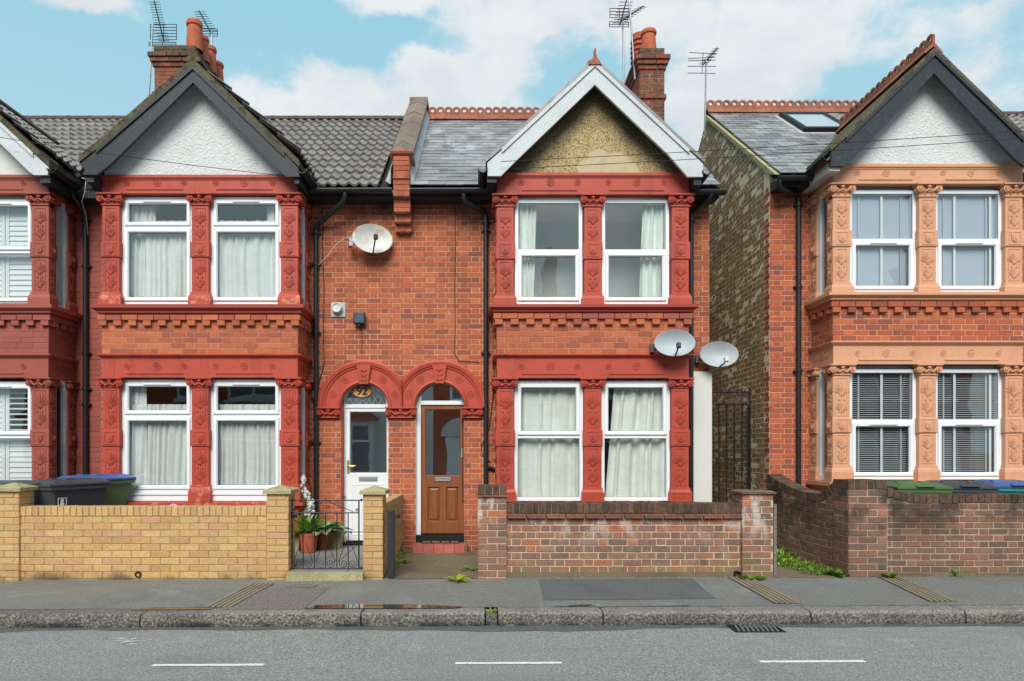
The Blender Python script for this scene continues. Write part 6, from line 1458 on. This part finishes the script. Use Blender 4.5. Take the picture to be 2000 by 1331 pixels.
# ------------------------------------------------------------------ wall-mounted things
def dish(label, px, py, yv, wpx, hpx, yaw, tilt, matn, back, lnb):
    o = Vector((X(px, yv), yv, Z(py, yv))); rx, rz = wpx * yv / F / 2, hpx * yv / F / 2
    T = thing('satellite_dish', label, 'satellite dish', o, group='satellite dishes on the house fronts', local=True, rot=(tilt, 0, yaw))
    m = MB(); n = 32; ls = []
    for k in range(7):
        t = k / 6; ls.append([(rx * t * math.cos(2 * PI * i / n), .10 * (1 - t * t) - .0, rz * t * math.sin(2 * PI * i / n)) for i in range(n)])
    ls.append([(rx * 1.02 * math.cos(2 * PI * i / n), .004, rz * 1.02 * math.sin(2 * PI * i / n)) for i in range(n)]); ls += [[(rx * t * math.cos(2 * PI * i / n), .106 - .10 * t * t + .004, rz * t * math.sin(2 * PI * i / n)) for i in range(n)] for t in (1, .6, .02)]
    m.loops(ls); obj('reflector', m.mesh('reflector', smooth=1.2), Mt[matn], T)
    m = MB(); L_ = Vector(lnb); m.tube([(0, .06, -rz * .95), (0, -.02, -rz * .98), (L_.x * .7, L_.y * .8, L_.z - .05), L_], .011, 6); obj('feed_arm', m, Mt['iron' if matn != 'white' else 'alu'], T)
    m = MB(); m.tube([L_ + Vector((0, -.03, .0)), L_ + Vector((0, .04, .02))], [.03, .026], 10); m.cbox(L_.x - .028, L_.x + .028, L_.y - .05, L_.y - .0, L_.z - .045, L_.z + .02, .006); obj('receiver', m, Mt['iron'] if back != 'whitelnb' else Mt['smooth_white'], T)
    m = MB(); m.tube([(0, .10, -.02), (0, .2, -.04), (-.06, .24, -.06)], .02, 8); m.box(-rx - .0, -.03, .12, .15, -.05, -.02); m.box(-rx - .045, -rx + .01, .10, .19, -.09, .03); obj('bracket', m, Mt['alu' if matn == 'dish_rust' else 'iron'], T)
dish('pale rust-stained satellite dish on the wall above the white door', 728, 466, 9.98, 77, 60, .28, -.18, 'dish_rust', '', (.02, -.16, -.06))
dish('grey satellite dish hanging over the corner of the red bay frieze', 1318, 670, 9.30, 77, 54, -.12, -.2, 'dish', '', (.02, -.15, -.09))
dish('grey satellite dish with white receiver at the alley corner', 1405, 692, 9.95, 72, 52, -.1, -.2, 'dish', 'whitelnb', (.05, -.15, -.13))
T = thing('boiler_flue', 'round white boiler flue on a square plate above the white door', 'flue', (X(661, YW), YW - .03, Z(606, YW))); zc = Z(606, YW); xc = X(661, YW)
m = MB(); m.cbox(xc - .11, xc + .11, YW - .02, YW + .01, zc - .11, zc + .11, .006); obj('plate', m, Mt['lead'], T)
m = MB(); m.loops([[(xc - .01 + r_ * math.cos(2 * PI * k / 24), yy_, zc + .02 + r_ * math.sin(2 * PI * k / 24)) for k in range(24)] for r_, yy_ in ((.075, YW), (.075, YW - .09), (.068, YW - .1), (.06, YW - .1), (.055, YW - .085))], cap=(False, True)); obj('terminal', m.mesh('terminal', smooth=.6), Mt['smooth_white'], T)
T = thing('floodlight', 'black square floodlight on the brick wall between the houses', 'light', (X(702, YW), YW - .1, Z(624, YW))); xc, zc = X(702, YW - .08), Z(622, YW - .08)
m = MB(); m.loops([[(xc + i * a, YW + yy_, zc + k * b + dz) for i, k in ((-1, -1), (1, -1), (1, 1), (-1, 1))] for a, b, yy_, dz in ((.07, .07, -.02, 0), (.085, .085, -.06, 0), (.085, .085, -.1, .0), (.07, .07, -.105, 0))], cap=(True, True)); obj('housing', m, Mt['iron'], T)
m = MB(); m.box(xc - .066, xc + .066, YW - .108, YW - .104, zc - .066, zc + .066); obj('lens', m, pm('dim_floodlight_lens', c(70, 82, 98), rough=.15, grain=None, spec=.6), T)
m = MB(); m.ell((xc - .01, YW - .07, zc - .105), .028, .028, .028, 10, 6); m.tube([(xc, YW, zc - .09), (xc, YW - .06, zc - .09)], .014, 8); obj('sensor', m, IR, T)
T = thing('roof_window', 'grey framed roof window on the slates of the peach house', 'roof window', (5.6, 12, 7.2)); a3 = math.atan(slp3)
def roofpt(px, py):   # the point of the slated slope seen at this place
    # plane z = E3 + (y-YE)*slp3
    kz = (CY - py) / F; y = (ZC - E3 + YE * slp3) / (slp3 - kz); return X(px, y), y
A, B_ = roofpt(1530, 232), roofpt(1606, 262); xw0, xw1 = A[0] + .02, B_[0] + .55; xw0, xw1 = roofpt(1521, 232)[0], roofpt(1610, 232)[0]; ym0, ym1 = roofpt(1560, 262)[1], roofpt(1560, 231)[1]
wl_ = (ym1 - ym0) / math.cos(a3)
T.location = ((xw0 + xw1) / 2, ym0, E3 + (ym0 - YE) * slp3); T.rotation_euler = (a3, 0, 0); LOCAL.add(T.name); hw = (xw1 - xw0) / 2
def flat(mb, name):
    me = mb.mesh(name)
    for v in me.vertices: v.co = (v.co.x, v.co.z, -v.co.y)
    return me
m = MB(); m.ring(-hw, hw, 0, wl_, [(0, .02), (0, -.10), (.03, -.115), (.085, -.10), (.085, .02)]); obj('frame', flat(m, 'frame'), Mt['iron'], T)
m = MB(); m.box(-hw + .08, hw - .08, -.085, -.07, .08, wl_ - .08); obj('pane', flat(m, 'pane'), pm('sky_lit_glazing', c(150, 166, 172), rough=.06, grain=None, spec=.9), T)
m = MB(); m.ring(-hw - .06, hw + .06, -.1, wl_ + .05, [(0, -.012), (0, -.03), (.06, -.035), (.06, -.012)]); obj('flashing', flat(m, 'flashing'), Mt['lead'], T)
# ------------------------------------------------------------------ aerials
def aerial(label, base, top, yv, boom0, boom1, nel, ln0, ln1, refl=None, side=(1, 0, 0), extra=None):
    P = lambda p: Vector((X(p[0], yv), yv, Z(p[1], yv)))
    b, t = P(base), P(top); T = thing('television_aerial', label, 'aerial', b, group='television aerials on the roofs')
    m = MB(); m.tube([b, (b + t) / 2 + Vector((.004, 0, 0)), t], .016, 7); obj('mast', m, Mt['alu'], T)
    a, e = P(boom0), P(boom1); e.y += .2; a.y -= .05; m = MB(); m.tube([a, e], .012, 6); bo = obj('boom', m, Mt['iron'], T); s = Vector(side).normalized()
    for i in range(nel):
        u = (i + .5) / nel; p = a.lerp(e, u); h = ln0 + (ln1 - ln0) * u; m = MB(); m.tube([p - s * h, p + s * h], .0055, 5); obj('element', m, Mt['iron'], bo)
    if refl:
        m = MB()
        for (x0, y0_), (x1_, y1_), dy in refl: m.tube([P((x0, y0_)) + Vector((0, dy, 0)), P((x1_, y1_)) + Vector((0, dy, 0))], .0065, 5)
        obj('reflector', m, Mt['iron'], T)
    return T
grid = lambda x0, x1, y0, y1, n: [((x0, y0 + (y1 - y0) * i / n), (x1, y0 + (y1 - y0) * i / n), 0) for i in range(n + 1)] + [((x0, y0), (x0, y1), 0), ((x1, y0), (x1, y1), 0), (((x0 + x1) / 2, y0), ((x0 + x1) / 2, y1), 0)]
aerial('long television aerial with mesh reflector at the left chimney side', (291, 187), (298, 48), 12.6, (323, 86), (291, -12), 16, .10, .10, grid(294, 345, 48, 78, 5) + grid(291, 344, 83, 90, 2))
aerial('slim television aerial mounted behind the mossy chimney pots', (414, 145), (414, 62), 12.9, (413, 66), (380, 8), 9, .13, .11, grid(395, 425, 57, 71, 3))
aerial('television aerial on the thinner pole by the louvred chimney pot', (1218, 165), (1216, 40), 12.2, (1210, 52), (1230, -20), 8, .14, .12, grid(1191, 1228, 17, 35, 3) + grid(1190, 1228, 43, 53, 2))
aerial('television aerial on the bent pole strapped to the centre chimney', (1240, 155), (1229, 5), 12.1, (1212, 45), (1262, -2), 8, .10, .08)
aerial('television aerial on a tall pole above the alley', (1376, 262), (1379, 118), 13.0, (1371, 130), (1408, 82), 11, .09, .05, [((1346, 103), (1401, 106), 0), ((1344, 115), (1398, 112), 0), ((1344, 119), (1398, 118), 0), ((1343, 130), (1398, 130), 0), ((1343, 143), (1397, 144), 0), ((1373, 103), (1371, 143), 0)])
# ------------------------------------------------------------------ cables
def cable(label, pts, r=.006, mat='cable', name='cable', sag=0):
    P = []; 
    for i, p in enumerate(pts): P.append(Vector(p))
    if sag and len(P) == 2: P = [P[0].lerp(P[1], t / 16) - Vector((0, 0, sag * 4 * t / 16 * (1 - t / 16))) for t in range(17)]
    m = MB(); m.tube(P, r, 5); return tag(obj(name, m.mesh(name, smooth=3), Mt[mat]), label, 'cable')
V = lambda px, py, y: (X(px, y), y, Z(py, y))
cable('telephone wire dipping across the white gable of number 92', [V(-40, 262, 9.1), V(545, 343, 9.24)], .0045, sag=.03, name='overhead_wire')
cable('upper overhead wire from the white bargeboards to the right gable', [V(978, 316, 9.22), V(2060, 252, 8.8)], .0045, sag=.02, name='overhead_wire')
cable('lower overhead wire crossing the pebbledash gable', [V(1000, 330, 9.22), V(2060, 266, 8.75)], .0045, sag=.02, name='overhead_wire')
yw = YW - .012
cable('thin black cable clipped down the wall beside the left drainpipe', [V(628, 395, yw), V(632, 440, yw), V(629, 470, yw), V(633, 560, yw), V(632, 650, yw), V(633, 712, yw), V(622, 750, yw), V(618, 760, yw)], .006)
cable('pale cable looping from the rusty dish to the drainpipe', [V(690, 463, 9.9), V(672, 466, 10.0), V(655, 480, 10.1), V(640, 500, 10.12), V(622, 518, 10.1)], .006, 'wcable')
cable('thin wire hanging down the wall below the floodlight', [V(706, 640, yw), V(707, 660, yw), V(706, 690, yw)], .003)
cable('thin dark wire down the brickwork right of the party line', [V(888, 390, yw), V(890, 470, yw), V(888, 560, yw), V(889, 640, yw), V(887, 690, yw), V(896, 705, yw), V(938, 708, yw)], .004)
cable('black cable looping beside the centre drainpipe', [V(962, 700, yw - .01), V(966, 745, yw - .01), V(955, 840, yw - .01), V(940, 870, yw - .01), V(942, 890, yw), V(960, 905, yw)], .005)
cable('pale tangled cables dangling from the left roof valley', [V(160, 348, 9.7), V(168, 350, 9.68), V(166, 375, 9.7), V(160, 395, 9.8), V(168, 420, 10.0), V(172, 460, 10.08)], .007, 'wcable')
# ------------------------------------------------------------------ weeds and litter
Wg = 'weeds along the walls'
clamp_plant('weed', 'rosette of bright green leaves at the foot of the centre wall pier', 'weed', (X(893, 7.75), 7.75, PAV + .005), Mt['lime'], 18, .17, .3, .02, .55, 21, Wg, droop=.4)
clamp_plant('weed', 'sprawling green weed beside the drain outlet', 'weed', (X(1468, 7.82), 7.84, PAV + .01), Mt['leafg'], 90, .10, .3, .12, .8, 22, Wg, droop=.5)
clamp_plant('weed', 'small weed at the foot of the sooty pier', 'weed', (X(1740, 7.8), 7.83, PAV + .01), Mt['leafg'], 20, .14, .35, .03, 1.1, 23, Wg)
clamp_plant('weed', 'leafy dock weed at the alley mouth', 'weed', (X(1640, 7.95), 7.98, PAV + .01), Mt['leafg'], 26, .16, .4, .06, .9, 24, Wg)
clamp_plant('weed', 'tiny sprig growing from the sooty wall footing', 'weed', (X(1872, 7.85), 7.88, PAV + .05), Mt['leafg'], 10, .1, .3, .02, 1.2, 25, Wg)
clamp_plant('weed', 'tuft of green in the kerb gap', 'weed', (X(961, 6.3), 6.31, PAV - .03), Mt['lime'], 14, .09, .2, .02, 1.1, 26, Wg)
clamp_plant('weed', 'small green tuft on the kerb joint beneath the weathered wall', 'weed', (X(1172, 6.42), 6.43, PAV), Mt['lime'], 10, .05, .3, .02, .8, 27, Wg)
clamp_plant('weed', 'low weed creeping along the buff side wall', 'weed', (X(782, 9.1), 9.0, PAV + .01), Mt['leafg'], 22, .12, .35, .12, .8, 28, Wg)
clamp_plant('weed', 'weed patch beside the centre pier on the path', 'weed', (X(925, 8.5), 8.5, PAV + .01), Mt['leafg'], 20, .1, .35, .12, .6, 29, Wg)
def scatter(name, n, fn, mats, ln, wd, seed, up=.8):
    r = random.Random(seed); m = MB()
    for i in range(n):
        x, y, z = fn(r); a = r.uniform(0, 6.28); L_ = ln * r.uniform(.5, 1.2); e = up * r.uniform(.3, 1.2); s = Vector((-math.sin(a), math.cos(a), 0)) * L_ * wd * .5; d = Vector((math.cos(a) * math.cos(e), math.sin(a) * math.cos(e), math.sin(e))) * L_; o = Vector((x, y, z))
        m.add([o, o + d * .5 - s, o + d, o + d * .5 + s], [(0, 1, 2, 3)])
    o = obj(name, m.mesh(name, recalc=False), mats); o['kind'] = 'stuff'; return o
def weeds_at(r):
    while True:
        x, y = r.uniform(3.45, 4.24), r.uniform(8.6, 11.2)
        if (x - 3.45) > (9.2 - y) * .45: break
    return x, y, PAV + r.random() ** 2 * .14 * min(1, max(.2, (y - 8.6)))
scatter('weeds', 5200, weeds_at, Mt['leafg'][1], .06, .5, 31); scatter('weeds', 1500, weeds_at, Mt['lime'][1], .06, .35, 39, 1.2)
scatter('weeds', 700, lambda r: (4.22 - r.random() ** 1.6 * .4, r.uniform(8.0, 8.7), PAV + r.random() ** 2 * .07), Mt['leafg'][1], .05, .5, 32)
scatter('weeds', 260, lambda r: (X(748, YG) + r.random() ** 2 * .12, r.uniform(8.3, 10.1), PAV + r.random() * .06), Mt['leafg'][1], .04, .5, 37)
scatter('grit', 500, lambda r: (r.uniform(3.4, 4.25), r.uniform(7.9, 8.9), PAV + .01), Mt['litter'], .022, .8, 38, .3)
scatter('leaf_litter', 260, lambda r: (r.uniform(-.95, -.05), r.uniform(7.95, 9.8), PAV + .012) if r.random() < .6 else (r.uniform(3.4, 4.3), r.uniform(7.9, 8.8), PAV + .012), Mt['litter'], .035, .5, 33, .15)
def edge_spot(r):
    x = r.uniform(-6, 7.5)
    return (x, YG - .02 - r.random() ** 2 * .12, PAV + .008 + g(x))
scatter('grit', 700, edge_spot, Mt['speck'], .014, .8, 34, .2)
scatter('leaf_litter', 60, lambda r: ((lambda x: (x, 6.2 - r.random() ** 2 * .12, .008 + g(x)))(r.uniform(-5, 5))), Mt['litter'], .03, .5, 35, .15)
scatter('grit', 120, lambda r: ((lambda x: (x, r.uniform(6.55, 7.85), PAV + .01 + g(x)))(r.uniform(-6, 7))), Mt['speck'], .014, .8, 36, .1)
# ------------------------------------------------------------------ houses over the road, mirrored in the panes
def over_road(x, k):
    T = thing('opposite_house', 'red brick house across the road, mirrored in the window panes', 'house', (x, -4.2, 0), group='houses across the road', local=True)
    w = 4.62; m = MB(); m.box(-w / 2, w / 2, -6, 0, 0, 5.4); obj('wall', m, Mt['rbrick'][1] if k % 3 else Mt['smooth_white'], T)
    m = MB(); m.loops([[(xx, .3, 5.35), (xx, -3, 7.7), (xx, -6.3, 5.35)] for xx in (-w / 2 - .01, w / 2 + .01)], cap=(True, True)); obj('roof', m, Mt['ctile'][1], T)
    s = -1 if k % 2 else 1
    m = MB(); m.box(s * .9 - 1.1, s * .9 + 1.1, 0, .6, .1, 2.75); b = obj('bay_window', m, Mt['smooth_white'], T)
    m = MB(); m.loops([[(s * .9 + a * 1.25, yy, zz) for a in (-1, 1)] + [(s * .9 + a * 1.1, -.0, zz + .0) for a in (1, -1)] for yy, zz in ((.75, 2.75), (.7, 2.85))], cap=(True, True)); m.prism([(s * .9 - 1.2, 2.85), (s * .9 + 1.2, 2.85), (s * .9 + .7, 3.25), (s * .9 - .7, 3.25)], 0, .62); obj('bay_roof', m, Mt['crest'][1], T)
    for i in range(3):
        q = MB(); xx = s * .9 - .98 + i * .68; q.box(xx, xx + .58, .59, .615, .95, 2.55); obj('pane', q, Mt['hall'], b)
        q = MB(); q.box(xx, xx + .58, .6, .63, 1.95, 2.02); obj('transom', q, Mt['upvc'], b)
    for xx, ww in ((s * .9, 1.9), (-s * 1.25, .95)):
        q = MB(); q.ring(xx - ww / 2, xx + ww / 2, 3.45, 4.95, [(0, .0), (0, .05), (.09, .05), (.09, 0)]); q.box(xx - .04, xx + .04, 0, .045, 3.5, 4.9); f = obj('window', q, Mt['upvc'], T)
        q = MB(); q.box(xx - ww / 2 + .08, xx + ww / 2 - .08, 0, .02, 3.53, 4.87); obj('pane', q, Mt['hall'], f)
        q = MB(); q.box(xx - ww / 2 - .1, xx + ww / 2 + .1, 0, .12, 3.33, 3.45); obj('sill', q, Mt['upvc'], f)
    q = MB(); q.box(-s * 1.4 - .45, -s * 1.4 + .45, 0, .05, .15, 2.2); d = obj('door', q, Mt['door_white'], T)
    q = MB(); q.prism([(-s * 1.4 + .62 * math.cos(PI * i / 16), 2.2 + .62 * math.sin(PI * i / 16)) for i in range(17)], 0, .1); obj('door_arch', q, Mt['smooth_white'], T)
    q = MB(); q.box(w / 2 - .5, w / 2, -3.6, -2.4, 6.5, 8.9); ch_ = obj('chimney', q, Mt['chimb'][1], T)
    for i in range(3): obj('chimney_pot', pot_mesh(.5, .12), Mt['pot'], ch_, (w / 2 - .25, -3.4 + i * .4, 8.88))
for k in range(-3, 4): over_road(k * 4.64 + .6, k + 4)
for L_ in (LB, LB2, LB0, LB3): L_.emit(300, 'brickwork')
for L_ in (LT, LT0, LS2, LS3, LT4): L_.emit(300, 'roof_covering')
